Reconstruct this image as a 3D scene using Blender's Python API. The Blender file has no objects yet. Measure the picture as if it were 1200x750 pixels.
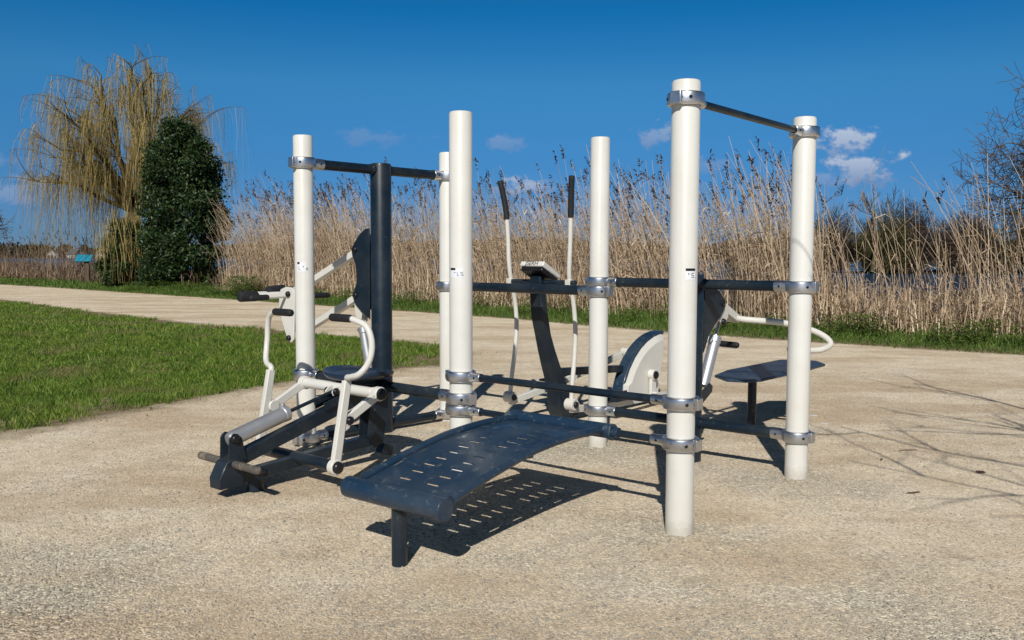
import bpy, math, random
import numpy as np
from mathutils import Vector, Matrix
PI = math.pi
S = bpy.context.scene
COL = S.collection
random.seed(7); RNG = np.random.default_rng(11)

# ---------------------------------------------------------------- camera, sky, sun, exposure
def setup_camera():
    cam = bpy.data.cameras.new('camera'); co = bpy.data.objects.new('camera', cam); COL.objects.link(co)
    pitch, roll = 0.0716, 0.0028
    c, s = math.cos(pitch), math.sin(pitch)
    fwd = Vector((0, c, -s)); up = Vector((0, s, c)); rt = Vector((1, 0, 0))
    r2 = rt*math.cos(roll) + up*math.sin(roll); u2 = up*math.cos(roll) - rt*math.sin(roll)
    m = Matrix.Identity(4)
    for i in range(3):
        m[i][0] = r2[i]; m[i][1] = u2[i]; m[i][2] = -fwd[i]
    m.translation = Vector((0, 0, 1.25))
    co.matrix_world = m
    cam.sensor_width = 36; cam.lens = 31.5; cam.clip_start = 0.05; cam.clip_end = 5000
    S.camera = co
setup_camera()
S.view_settings.view_transform = 'Standard'; S.view_settings.look = 'None'
S.view_settings.exposure = 0.0; S.view_settings.gamma = 1; S.view_settings.use_curve_mapping = False
SUN_AZ, SUN_EL = math.radians(7.5), math.radians(37.5)      # light travels to the far side, a little to the right
sun = bpy.data.lights.new('sun', 'SUN'); sun.energy = 4.6; sun.angle = math.radians(0.53); sun.color = (1, .96, .90)
so = bpy.data.objects.new('sun', sun); COL.objects.link(so)
tosun = Vector((-math.sin(SUN_AZ)*math.cos(SUN_EL), -math.cos(SUN_AZ)*math.cos(SUN_EL), math.sin(SUN_EL)))
so.rotation_euler = tosun.to_track_quat('Z', 'Y').to_euler(); so.location = tosun*30

def build_world():
    w = bpy.data.worlds.new('World'); S.world = w; w.use_nodes = True
    nt = w.node_tree; N = nt.nodes; L = nt.links; N.clear()
    out = N.new('ShaderNodeOutputWorld'); bg = N.new('ShaderNodeBackground'); bg.inputs[1].default_value = 0.075
    sky = N.new('ShaderNodeTexSky'); sky.sky_type = 'NISHITA'; sky.sun_disc = False
    sky.sun_elevation = SUN_EL; sky.sun_rotation = PI + SUN_AZ
    sky.altitude = 0; sky.air_density = 1.0; sky.dust_density = 0.15; sky.ozone_density = 3.0
    hs = N.new('ShaderNodeHueSaturation'); hs.inputs['Saturation'].default_value = 1.0; hs.inputs['Value'].default_value = 0.9
    tc = N.new('ShaderNodeTexCoord')
    sep = N.new('ShaderNodeSeparateXYZ'); L.new(tc.outputs['Generated'], sep.inputs[0])
    # deep, clear late winter sky: cleaner blue than the plain model; unseen upper dome dimmed to cut fill light
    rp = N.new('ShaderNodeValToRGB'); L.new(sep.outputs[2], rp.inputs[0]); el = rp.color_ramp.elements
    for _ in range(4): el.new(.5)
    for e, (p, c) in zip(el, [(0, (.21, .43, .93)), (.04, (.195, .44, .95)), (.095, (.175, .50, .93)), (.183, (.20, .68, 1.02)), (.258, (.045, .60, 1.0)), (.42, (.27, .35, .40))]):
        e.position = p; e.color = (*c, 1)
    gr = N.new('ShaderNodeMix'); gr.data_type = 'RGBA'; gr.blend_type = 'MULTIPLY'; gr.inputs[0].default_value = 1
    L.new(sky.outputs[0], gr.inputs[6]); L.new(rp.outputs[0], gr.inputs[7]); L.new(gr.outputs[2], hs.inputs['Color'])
    def math_(op, a, b=None, clamp=False):
        n = N.new('ShaderNodeMath'); n.operation = op; n.use_clamp = clamp
        for i, x in enumerate((a, b)):
            if x is None: continue
            if isinstance(x, (int, float)): n.inputs[i].default_value = x
            else: L.new(x, n.inputs[i])
        return n.outputs[0]
    # direction measured as slopes: sideways over depth, height over depth (clouds in the far half of the sky)
    yy = math_('MAXIMUM', sep.outputs[1], 0.05)
    px = math_('DIVIDE', sep.outputs[0], yy); pz = math_('DIVIDE', sep.outputs[2], yy)
    comb = N.new('ShaderNodeCombineXYZ'); L.new(px, comb.inputs[0]); L.new(math_('MULTIPLY', pz, 1.45), comb.inputs[1])
    nz = N.new('ShaderNodeTexNoise'); nz.inputs['Scale'].default_value = 38; nz.inputs['Detail'].default_value = 7; nz.inputs['Roughness'].default_value = .62
    L.new(comb.outputs[0], nz.inputs['Vector'])
    # cloud banks: centre, half width, half height, strength
    banks = [(.372, .122, .040, .022, 1.0), (.385, .098, .050, .018, 1.0), (.345, .085, .03, .012, .5), (.012, .076, .034, .013, .9), (-.01, .124, .032, .010, .45), (.165, .132, .03, .014, .65), (.21, .10, .03, .012, .4),
             (-.15, .13, .05, .010, .32), (-.565, .068, .06, .018, .6), (-.60, .10, .07, .014, .35), (.80, .16, .10, .03, .7), (-.95, .12, .12, .03, .7)]
    tot = None; shade = None
    for cx, cz, hx, hz, a in banks:
        dx = math_('DIVIDE', math_('SUBTRACT', px, cx), hx); dz = math_('DIVIDE', math_('SUBTRACT', pz, cz), hz)
        r = math_('SQRT', math_('ADD', math_('MULTIPLY', dx, dx), math_('MULTIPLY', dz, dz)))
        v = math_('SUBTRACT', math_('ADD', 1.0, math_('MULTIPLY', math_('SUBTRACT', nz.outputs[0], .5), 4.2)), r)
        v = math_('MULTIPLY', math_('MULTIPLY', v, 1.5, True), a)
        top = math_('ADD', math_('MULTIPLY', dz, .45), .5, True)
        top = math_('MULTIPLY', top, v)
        tot = v if tot is None else math_('MAXIMUM', tot, v)
        shade = top if shade is None else math_('MAXIMUM', shade, top)
    cc = N.new('ShaderNodeMix'); cc.data_type = 'RGBA'
    cc.inputs[6].default_value = (2.5, 3.6, 6.2, 1); cc.inputs[7].default_value = (7.5, 8.4, 9.8, 1)
    L.new(shade, cc.inputs[0])
    mx = N.new('ShaderNodeMix'); mx.data_type = 'RGBA'
    fac = math_('MULTIPLY', tot, .85)
    L.new(fac, mx.inputs[0]); L.new(hs.outputs[0], mx.inputs[6]); L.new(cc.outputs[2], mx.inputs[7])
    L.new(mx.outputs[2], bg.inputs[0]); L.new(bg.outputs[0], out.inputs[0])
build_world()

# ---------------------------------------------------------------- materials
def nodes(name):
    m = bpy.data.materials.new(name); m.use_nodes = True
    nt = m.node_tree
    return m, nt, nt.nodes['Principled BSDF']
def noise(nt, scale, detail=4, rough=.55, coord='Object', vec=None):
    if vec is None:
        tc = nt.nodes.new('ShaderNodeTexCoord'); vec = tc.outputs[coord]
    n = nt.nodes.new('ShaderNodeTexNoise'); n.inputs['Scale'].default_value = scale
    n.inputs['Detail'].default_value = detail; n.inputs['Roughness'].default_value = rough
    nt.links.new(vec, n.inputs['Vector']); return n.outputs[0]
def ramp(nt, fac, stops):
    r = nt.nodes.new('ShaderNodeValToRGB'); e = r.color_ramp.elements
    while len(e) < len(stops): e.new(.5)
    for x, (p, c) in zip(e, stops):
        x.position = p; x.color = (*c, 1) if len(c) == 3 else c
    nt.links.new(fac, r.inputs[0]); return r.outputs[0]
def mix(nt, fac, a, b, mode='MIX'):
    n = nt.nodes.new('ShaderNodeMix'); n.data_type = 'RGBA'; n.blend_type = mode
    if isinstance(fac, (int, float)): n.inputs[0].default_value = fac
    else: nt.links.new(fac, n.inputs[0])
    for i, x in ((6, a), (7, b)):
        if isinstance(x, tuple): n.inputs[i].default_value = (*x, 1)
        else: nt.links.new(x, n.inputs[i])
    return n.outputs[2]
def mth(nt, op, a, b=None, clamp=False):
    n = nt.nodes.new('ShaderNodeMath'); n.operation = op; n.use_clamp = clamp
    for i, x in enumerate((a, b)):
        if x is None: continue
        if isinstance(x, (int, float)): n.inputs[i].default_value = x
        else: nt.links.new(x, n.inputs[i])
    return n.outputs[0]
def bump(nt, b, h, strength, dist):
    n = nt.nodes.new('ShaderNodeBump'); n.inputs['Strength'].default_value = strength; n.inputs['Distance'].default_value = dist
    nt.links.new(h, n.inputs['Height']); nt.links.new(n.outputs[0], b.inputs['Normal'])

def paint(name, col, dirt, rough=.32, wear=.62, metal=0.0, wearscale=22, coat=.25, splash=0):
    """gloss paint with uneven sheen, faint dirt clouds and small chips"""
    m, nt, b = nodes(name)
    d = ramp(nt, noise(nt, 3.1, 6, .65), [(.42, (0, 0, 0)), (.78, (1, 1, 1))])
    c = mix(nt, mth(nt, 'MULTIPLY', d, .35), col, dirt)
    ch = ramp(nt, noise(nt, wearscale, 8, .75), [(wear, (0, 0, 0)), (wear+.035, (1, 1, 1))])
    c = mix(nt, mth(nt, 'MULTIPLY', ch, .6), c, dirt)
    if splash:
        # mud thrown up by rain on the lowest hand's breadth, and long faint run marks
        tc = nt.nodes.new('ShaderNodeTexCoord'); sp = nt.nodes.new('ShaderNodeSeparateXYZ'); nt.links.new(tc.outputs['Object'], sp.inputs[0])
        lo = mth(nt, 'SUBTRACT', 1.0, mth(nt, 'MULTIPLY', sp.outputs[2], 7.0), True)
        mud = mth(nt, 'MULTIPLY', mth(nt, 'SUBTRACT', mth(nt, 'ADD', lo, noise(nt, 40, 6, .8)), .98), 3.0, True)
        c = mix(nt, mth(nt, 'MULTIPLY', mud, splash), c, (.36, .30, .21))
        mp = nt.nodes.new('ShaderNodeMapping'); mp.inputs['Scale'].default_value = (26, 26, .9); nt.links.new(tc.outputs['Object'], mp.inputs[0])
        run = ramp(nt, noise(nt, 1.0, 4, .6, vec=mp.outputs[0]), [(.54, (0, 0, 0)), (.72, (1, 1, 1))])
        if col[0] > .3: c = mix(nt, mth(nt, 'MULTIPLY', run, .13), c, (.42, .39, .31))
    nt.links.new(c, b.inputs['Base Color'])
    r = mth(nt, 'ADD', mth(nt, 'MULTIPLY', noise(nt, 9, 5, .6), .3), rough-.12)
    nt.links.new(r, b.inputs['Roughness']); b.inputs['Metallic'].default_value = metal
    b.inputs['Coat Weight'].default_value = coat; b.inputs['Specular IOR Level'].default_value = .33; b.inputs['Coat Roughness'].default_value = .12
    bump(nt, b, noise(nt, 60, 3, .5), .04, .002)
    return m
M = {}
M['cream'] = paint('cream_paint', (.64, .634, .59), (.48, .43, .33), .36, .65, wearscale=30, coat=.3, splash=.38)
M['white'] = paint('white_paint', (.63, .62, .57), (.45, .40, .31), .36, .66, wearscale=30)
M['dark'] = paint('dark_blue_grey_paint', (.0042, .0125, .0225), (.075, .078, .076), .38, .61, wearscale=30, coat=.10)
M['board'] = paint('worn_blue_board_paint', (.010, .030, .060), (.11, .125, .135), .42, .575, wearscale=24, coat=.15)
M['seat'] = paint('seat_plastic', (.010, .022, .045), (.05, .055, .06), .36, .66, coat=.25)
M['rubber'] = paint('black_rubber', (.013, .014, .017), (.05, .048, .044), .62, .66, coat=0)
M['silver'] = paint('silver_cylinder', (.50, .51, .53), (.30, .30, .29), .42, .66, metal=.75, coat=.1)
M['alu'] = paint('cast_aluminium', (.62, .63, .65), (.30, .30, .30), .32, .64, metal=1.0, coat=0)
M['peg'] = paint('worn_peg', (.05, .05, .05), (.30, .24, .17), .55, .50, wearscale=14, coat=0)
M['black'] = paint('black_paint', (.008, .008, .010), (.04, .04, .04), .30, .7, coat=0)
M['label'] = paint('printed_label', (.72, .74, .78), (.6, .6, .6), .4, .8, coat=0)
M['brown'] = paint('wooden_post', (.09, .06, .04), (.16, .12, .08), .7, .55, coat=0)
M['teal'] = paint('turquoise_panel', (.015, .22, .33), (.05, .25, .33), .35, .7, coat=.2)

def leafmat(name, stops, scale, trans=.35, rough=.55, spec=.3, patch=None):
    m, nt, b = nodes(name)
    g = nt.nodes.new('ShaderNodeNewGeometry')
    f = mth(nt, 'ADD', mth(nt, 'MULTIPLY', g.outputs['Random Per Island'], .6), mth(nt, 'MULTIPLY', noise(nt, scale, 4, .6), .55))
    c = ramp(nt, mth(nt, 'SUBTRACT', f, .08), stops)
    if patch:
        pf = ramp(nt, noise(nt, patch[0], 5, .6), [(patch[1], (0, 0, 0)), (patch[1]+.14, (1, 1, 1))])
        c = mix(nt, mth(nt, 'MULTIPLY', pf, patch[3]), c, patch[2])
    nt.links.new(c, b.inputs['Base Color']); b.inputs['Roughness'].default_value = rough
    b.inputs['Specular IOR Level'].default_value = spec
    if trans:
        t = nt.nodes.new('ShaderNodeBsdfTranslucent'); nt.links.new(c, t.inputs[0])
        ms = nt.nodes.new('ShaderNodeMixShader'); ms.inputs[0].default_value = trans
        o = nt.nodes['Material Output']
        nt.links.new(b.outputs[0], ms.inputs[1]); nt.links.new(t.outputs[0], ms.inputs[2]); nt.links.new(ms.outputs[0], o.inputs[0])
    return m
M['grass'] = leafmat('lawn_grass', [(.15, (.038, .090, .010)), (.42, (.095, .190, .020)), (.62, (.20, .31, .036)), (.85, (.38, .42, .10))], 2.4, .38,
                     patch=(.9, .53, (.27, .225, .10), .65))
M['verge'] = leafmat('verge_grass', [(.1, (.045, .09, .014)), (.5, (.10, .175, .028)), (.85, (.18, .25, .055)), (1, (.34, .31, .13))], .8, .35)
M['reed'] = leafmat('dry_reed', [(.1, (.26, .175, .10)), (.35, (.47, .345, .22)), (.65, (.65, .51, .355)), (1, (.84, .72, .55))], .6, .2)
M['plume'] = leafmat('reed_plume', [(.1, (.045, .032, .026)), (.6, (.11, .078, .058)), (1, (.25, .18, .125))], .8, .2)
M['reedfar'] = leafmat('brown_reed', [(.1, (.12, .075, .05)), (.5, (.24, .165, .105)), (1, (.40, .30, .20))], .6, .2)
M['willow'] = leafmat('willow_twig', [(.1, (.18, .135, .05)), (.5, (.35, .27, .095)), (1, (.52, .43, .18))], .5, .25)
M['evergreen'] = leafmat('evergreen_leaf', [(.1, (.008, .018, .006)), (.45, (.018, .040, .011)), (.75, (.040, .075, .018)), (1, (.09, .125, .035))], .7, .12, .5, .3)
M['bark'] = leafmat('bark', [(.1, (.05, .035, .022)), (.6, (.12, .085, .05)), (1, (.18, .14, .09))], 3, 0, .85, .1)
M['willowbark'] = leafmat('willow_bark', [(.1, (.06, .045, .022)), (.6, (.12, .088, .04)), (1, (.19, .145, .07))], 2, 0, .85, .1)
M['scrub'] = leafmat('bare_scrub', [(.1, (.025, .019, .016)), (.6, (.065, .047, .036)), (1, (.12, .09, .06))], .15, 0, .85, .1)
M['scrub2'] = leafmat('olive_scrub', [(.1, (.035, .032, .016)), (.6, (.08, .07, .032)), (1, (.14, .115, .055))], .15, 0, .85, .1)
M['farwood'] = leafmat('far_wood', [(.1, (.016, .018, .014)), (.5, (.036, .036, .028)), (1, (.075, .068, .05))], .03, 0, .9, .1)
M['stone'] = leafmat('gravel_stone', [(.1, (.22, .20, .17)), (.4, (.36, .33, .27)), (.75, (.44, .40, .33)), (1, (.58, .54, .46))], 2, 0, .8, .3)
M['twig'] = leafmat('fallen_twig', [(.1, (.04, .025, .016)), (1, (.12, .08, .05))], 6, 0, .8, .2)

def ground_material():
    m, nt, b = nodes('sandy_gravel_ground')
    tc = nt.nodes.new('ShaderNodeTexCoord'); P = tc.outputs['Object']
    def vor(scale, feat='F1'):
        v = nt.nodes.new('ShaderNodeTexVoronoi'); v.inputs['Scale'].default_value = scale; v.feature = feat
        nt.links.new(P, v.inputs['Vector']); return v
    big = noise(nt, .33, 6, .6, vec=P); mid = noise(nt, 1.7, 7, .66, vec=P); fine = noise(nt, 95, 4, .7, vec=P); small = noise(nt, 14, 6, .7, vec=P)
    sand = ramp(nt, mid, [(.3, (.62, .51, .365)), (.5, (.72, .615, .46)), (.7, (.79, .70, .555))])
    grit = ramp(nt, mid, [(.3, (.45, .41, .32)), (.7, (.62, .57, .46))])
    gm = nt.nodes.new('ShaderNodeAttribute'); gm.attribute_name = 'grit'
    g = mth(nt, 'ADD', gm.outputs['Fac'], mth(nt, 'MULTIPLY', mth(nt, 'SUBTRACT', mid, .5), 1.6))
    g = ramp(nt, mth(nt, 'ADD', g, mth(nt, 'MULTIPLY', mth(nt, 'SUBTRACT', big, .5), 1.5)), [(.25, (0, 0, 0)), (.75, (1, 1, 1))])
    c = mix(nt, g, sand, grit)
    mp = nt.nodes.new('ShaderNodeMapping'); mp.inputs['Rotation'].default_value = (0, 0, .85); mp.inputs['Scale'].default_value = (.45, 1.5, 1)
    nt.links.new(P, mp.inputs[0])
    tan = ramp(nt, noise(nt, .75, 6, .62, vec=mp.outputs[0]), [(.48, (0, 0, 0)), (.60, (1, 1, 1))])
    c = mix(nt, mth(nt, 'MULTIPLY', tan, .75), c, (.535, .415, .28))
    # stones: every cell its own grey, dark gaps between
    v = vor(125)
    vc = nt.nodes.new('ShaderNodeSeparateColor'); nt.links.new(v.outputs['Color'], vc.inputs[0])
    st = ramp(nt, vc.outputs[0], [(0, (.35, .33, .31)), (.35, (.80, .79, .77)), (.75, (1.1, 1.08, 1.05)), (1, (1.65, 1.62, 1.58))])
    c = mix(nt, mth(nt, 'ADD', mth(nt, 'MULTIPLY', g, .35), .5), c, mix(nt, 1.0, c, st, 'MULTIPLY'))
    v2 = vor(58)
    vc2 = nt.nodes.new('ShaderNodeSeparateColor'); nt.links.new(v2.outputs['Color'], vc2.inputs[0])
    c = mix(nt, mth(nt, 'MULTIPLY', g, .5), c, mix(nt, 1.0, c, ramp(nt, vc2.outputs[1], [(0, (.5, .5, .52)), (.4, (.9, .9, .9)), (1, (1.35, 1.33, 1.28))]), 'MULTIPLY'))
    sp = ramp(nt, small, [(.28, (.72, .69, .66)), (.42, (1, 1, 1)), (.7, (1.06, 1.055, 1.04))])
    c = mix(nt, .9, c, mix(nt, 1.0, c, sp, 'MULTIPLY'))
    md = ramp(nt, noise(nt, 4.5, 7, .7, vec=P), [(.3, (.86, .845, .83)), (.5, (1, 1, 1)), (.7, (1.06, 1.06, 1.06))])
    c = mix(nt, 1.0, c, md, 'MULTIPLY')
    # soil under the grass
    so_ = ramp(nt, small, [(.3, (.12, .095, .05)), (.6, (.26, .20, .12)), (.8, (.40, .32, .21))])
    lw = nt.nodes.new('ShaderNodeAttribute'); lw.attribute_name = 'turf'
    lf = mth(nt, 'ADD', lw.outputs['Fac'], mth(nt, 'MULTIPLY', mth(nt, 'SUBTRACT', noise(nt, 2.6, 6, .7, vec=P), .5), .9))
    lf = ramp(nt, lf, [(.24, (0, 0, 0)), (.58, (1, 1, 1))])
    fa = nt.nodes.new('ShaderNodeAttribute'); fa.attribute_name = 'woodland'
    so_ = mix(nt, fa.outputs['Fac'], so_, mix(nt, noise(nt, .05, 4, .6, vec=P), (.018, .022, .012), (.05, .045, .026)))
    c = mix(nt, lf, c, so_)
    nt.links.new(c, b.inputs['Base Color']); b.inputs['Roughness'].default_value = .93; b.inputs['Specular IOR Level'].default_value = .15
    h = mth(nt, 'ADD', mth(nt, 'MULTIPLY', v.outputs['Distance'], -.9), mth(nt, 'MULTIPLY', fine, .9))
    h = mth(nt, 'ADD', h, mth(nt, 'MULTIPLY', mth(nt, 'MULTIPLY', v2.outputs['Distance'], -1.2), g))
    h = mth(nt, 'ADD', h, mth(nt, 'MULTIPLY', small, .55))
    bump(nt, b, h, .8, .0052)
    return m
M['ground'] = ground_material()

def water_material():
    m, nt, b = nodes('lake_water')
    b.inputs['Base Color'].default_value = (.012, .035, .075, 1); b.inputs['Roughness'].default_value = .12
    b.inputs['IOR'].default_value = 1.33
    tc = nt.nodes.new('ShaderNodeTexCoord'); mp = nt.nodes.new('ShaderNodeMapping'); mp.inputs['Scale'].default_value = (.6, 1.6, 1)
    nt.links.new(tc.outputs['Object'], mp.inputs[0])
    h = mth(nt, 'ADD', noise(nt, 2.2, 6, .65, vec=mp.outputs[0]), mth(nt, 'MULTIPLY', noise(nt, .35, 3, .6, vec=mp.outputs[0]), .8))
    bump(nt, b, h, .9, .35)
    return m
M['water'] = water_material()

# ---------------------------------------------------------------- mesh helpers
class MB:
    def __init__(s): s.v = []; s.f = []; s.k = []; s.mi = 0
    def add(s, vs, fs):
        o = len(s.v); s.v += [tuple(x) for x in vs]; s.f += [tuple(i+o for i in f) for f in fs]; s.k += [s.mi]*len(fs); return s
    def box(s, c, size, M_=None):
        c = Vector(c); a, b, d = (x/2 for x in size)
        vs = [Vector((x*a, y*b, z*d)) for x in (-1, 1) for y in (-1, 1) for z in (-1, 1)]
        if M_: vs = [M_ @ v for v in vs]
        return s.add([v+c for v in vs], [(0, 1, 3, 2), (4, 6, 7, 5), (0, 4, 5, 1), (2, 3, 7, 6), (0, 2, 6, 4), (1, 5, 7, 3)])
    def beam(s, p0, p1, w, h, w2=None, h2=None, up=(0, 0, 1)):
        """rectangular bar between two points; w sideways, h in the up direction"""
        p0, p1 = Vector(p0), Vector(p1); d = (p1-p0).normalized(); u = Vector(up)
        if abs(d.dot(u)) > .98: u = Vector((1, 0, 0))
        x = d.cross(u).normalized(); u = x.cross(d).normalized()
        w2 = w2 or w; h2 = h2 or h
        vs = [p + x*a*ww/2 + u*b*hh/2 for p, ww, hh in ((p0, w, h), (p1, w2, h2)) for a, b in ((-1, -1), (1, -1), (1, 1), (-1, 1))]
        return s.add(vs, [(0, 3, 2, 1), (4, 5, 6, 7), (0, 1, 5, 4), (1, 2, 6, 5), (2, 3, 7, 6), (3, 0, 4, 7)])
    def tube(s, pts, r, n=20, caps=True, curve=0, sy=1.0):
        P = [Vector(p) for p in pts]
        R_ = list(r) if isinstance(r, (list, tuple)) else [r]*len(P)
        if curve and len(P) > 2:
            Q = []; RR = []
            for i in range(len(P)-1):
                a = P[max(i-1, 0)]; b = P[i]; c = P[i+1]; d = P[min(i+2, len(P)-1)]
                for k in range(curve):
                    t = k/curve; t2 = t*t; t3 = t2*t
                    Q.append(.5*((2*b)+(c-a)*t+(2*a-5*b+4*c-d)*t2+(3*b-a-3*c+d)*t3)); RR.append(R_[i]*(1-t)+R_[i+1]*t)
            Q.append(P[-1]); RR.append(R_[-1]); P, R_ = Q, RR
        T = [(P[min(i+1, len(P)-1)]-P[max(i-1, 0)]).normalized() for i in range(len(P))]
        u = T[0].orthogonal().normalized(); vs = []
        for i, p in enumerate(P):
            if i: u = (u - T[i]*u.dot(T[i])).normalized()
            w = T[i].cross(u)
            for k in range(n):
                a = 2*PI*k/n; vs.append(p + (u*math.cos(a) + w*math.sin(a)*sy)*R_[i])
        fs = [(i*n+k, i*n+(k+1) % n, (i+1)*n+(k+1) % n, (i+1)*n+k) for i in range(len(P)-1) for k in range(n)]
        if caps:
            fs.append(tuple(range(n-1, -1, -1))); fs.append(tuple((len(P)-1)*n+k for k in range(n)))
        return s.add(vs, fs)
    def cyl(s, p0, p1, r, n=24, r2=None): return s.tube([p0, p1], [r, r2 or r], n)
    def pill(s, p0, p1, r, n=20, e=.35):
        """bar with rounded ends"""
        p0, p1 = Vector(p0), Vector(p1); d = (p1-p0).normalized()*r*e*2
        return s.tube([p0, p0+d*.12, p0+d*.45, p0+d, p1-d, p1-d*.45, p1-d*.12, p1], [r*.45, r*.72, r*.93, r, r, r*.93, r*.72, r*.45], n)
    def lathe(s, prof, c=(0, 0, 0), n=40, ax='z', closed=False):
        c = Vector(c); vs = []
        for r, z in prof:
            for k in range(n):
                a = 2*PI*k/n; x, y = r*math.cos(a), r*math.sin(a)
                vs.append(c + (Vector((x, y, z)) if ax == 'z' else Vector((x, z, y)) if ax == 'y' else Vector((z, x, y))))
        m = len(prof); rng = m if closed else m-1
        fs = [(i*n+k, i*n+(k+1) % n, ((i+1) % m)*n+(k+1) % n, ((i+1) % m)*n+k) for i in range(rng) for k in range(n)]
        if not closed:
            if prof[0][0] > 1e-6: fs.append(tuple(range(n-1, -1, -1)))
            if prof[-1][0] > 1e-6: fs.append(tuple((m-1)*n+k for k in range(n)))
        return s.add(vs, fs)
    def prism(s, poly, y0, y1):
        """outline in x,z given thickness in y"""
        n = len(poly)
        vs = [(x, y0, z) for x, z in poly] + [(x, y1, z) for x, z in poly]
        return s.add(vs, [tuple(range(n)), tuple(range(2*n-1, n-1, -1))] + [(i, i+n, (i+1) % n+n, (i+1) % n) for i in range(n)])
    def slab(s, poly, z0, z1):
        n = len(poly)
        vs = [(x, y, z0) for x, y in poly] + [(x, y, z1) for x, y in poly]
        return s.add(vs, [tuple(range(n-1, -1, -1)), tuple(range(n, 2*n))] + [(i, (i+1) % n, (i+1) % n+n, i+n) for i in range(n)])
    def build(s, name, mat, parent=None, bevel=0, sharp=38, label=None):
        me = bpy.data.meshes.new(name); me.from_pydata(s.v, [], s.f)
        if any(s.k): me.polygons.foreach_set('material_index', s.k)
        me.validate()
        import bmesh
        bm = bmesh.new(); bm.from_mesh(me); bmesh.ops.recalc_face_normals(bm, faces=bm.faces); bm.to_mesh(me); bm.free()
        me.polygons.foreach_set('use_smooth', [True]*len(me.polygons)); me.set_sharp_from_angle(angle=math.radians(sharp))
        mats = mat if isinstance(mat, list) else [mat]
        for q in mats: me.materials.append(M[q])
        o = bpy.data.objects.new(name, me); COL.objects.link(o)
        if parent: o.parent = parent
        if bevel:
            bv = o.modifiers.new('bevel', 'BEVEL'); bv.width = bevel; bv.segments = 2; bv.limit_method = 'ANGLE'; bv.angle_limit = math.radians(40)
        if label: o['label'] = label
        return o
def ccw(o): return o
def thing(name, label, cat, loc=(0, 0, 0), rz=0, group=None):
    o = bpy.data.objects.new(name, None); COL.objects.link(o); o.location = loc; o.rotation_euler = (0, 0, rz)
    o.empty_display_size = .2; o['label'] = label; o['category'] = cat
    if group: o['group'] = group
    return o
def tag(o, label=None, cat=None, group=None, kind=None):
    for k, x in (('label', label), ('category', cat), ('group', group), ('kind', kind)):
        if x: o[k] = x
    return o
def npmesh(name, V, quads=None, tris=None, mats=('reed',), matidx=None, parent=None, smooth=False):
    me = bpy.data.meshes.new(name); V = np.asarray(V, np.float32)
    nq = 0 if quads is None else len(quads); ntr = 0 if tris is None else len(tris)
    me.vertices.add(len(V)); me.vertices.foreach_set('co', V.ravel())
    loops = []; tot = []
    if nq: loops.append(np.asarray(quads, np.int32).ravel()); tot.append(np.full(nq, 4, np.int32))
    if ntr: loops.append(np.asarray(tris, np.int32).ravel()); tot.append(np.full(ntr, 3, np.int32))
    loops = np.concatenate(loops); tot = np.concatenate(tot)
    me.loops.add(len(loops)); me.loops.foreach_set('vertex_index', loops)
    me.polygons.add(len(tot)); st = np.zeros(len(tot), np.int32); st[1:] = np.cumsum(tot)[:-1]
    me.polygons.foreach_set('loop_start', st); me.polygons.foreach_set('loop_total', tot)
    for m in mats: me.materials.append(M[m])
    if matidx is not None: me.polygons.foreach_set('material_index', np.asarray(matidx, np.int32))
    if smooth: me.polygons.foreach_set('use_smooth', np.ones(len(tot), bool))
    me.update(calc_edges=True); me.validate()
    o = bpy.data.objects.new(name, me); COL.objects.link(o)
    if parent: o.parent = parent
    return o
class TB:
    """many thin things at once: rows of points swept into strips"""
    def __init__(s): s.V = []; s.Q = []; s.T = []; s.mq = []; s.mt = []; s.n = 0
    def strips(s, P, W, mi=0):
        """P (n,k,3) centre lines, W (n,k,3) half-width vectors -> flat ribbons"""
        n, k, _ = P.shape; V = np.stack([P-W, P+W], 2).reshape(-1, 3)
        base = (np.arange(n)*k*2)[:, None] + s.n; j = np.arange(k-1)[None, :]*2
        q = np.stack([base+j, base+j+1, base+j+3, base+j+2], -1).reshape(-1, 4)
        s.V.append(V); s.Q.append(q); s.mq.append(np.full(len(q), mi)); s.n += len(V)
    def tubes(s, P, R_, mi=0, sides=3):
        """P (n,k,3), R_ (n,k) -> prisms"""
        n, k, _ = P.shape
        T = np.gradient(P, axis=1); T /= np.linalg.norm(T, axis=2, keepdims=True)+1e-9
        ref = np.where(np.abs(T[..., 2:3]) > .8, np.array([1., 0, 0]), np.array([0, 0, 1.]))
        U = np.cross(T, ref); U /= np.linalg.norm(U, axis=2, keepdims=True)+1e-9
        Wv = np.cross(T, U)
        ang = 2*PI*np.arange(sides)/sides
        V = P[:, :, None] + (U[:, :, None]*np.cos(ang)[None, None, :, None] + Wv[:, :, None]*np.sin(ang)[None, None, :, None])*R_[:, :, None, None]
        idx = (np.arange(n*k*sides).reshape(n, k, sides)) + s.n
        a = idx[:, :-1]; b = idx[:, 1:]
        q = np.stack([a, np.roll(a, -1, 2), np.roll(b, -1, 2), b], -1).reshape(-1, 4)
        s.V.append(V.reshape(-1, 3)); s.Q.append(q); s.mq.append(np.full(len(q), mi)); s.n += n*k*sides
    def tris(s, A, B, C_, mi=0):
        n = len(A); V = np.stack([A, B, C_], 1).reshape(-1, 3); t = np.arange(n*3).reshape(-1, 3)+s.n
        s.V.append(V); s.T.append(t); s.mt.append(np.full(n, mi)); s.n += n*3
    def build(s, name, mats, parent=None):
        Q = np.concatenate(s.Q) if s.Q else None; T = np.concatenate(s.T) if s.T else None
        mi = np.concatenate(s.mq+s.mt)
        return npmesh(name, np.concatenate(s.V), Q, T, mats, mi, parent)

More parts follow.
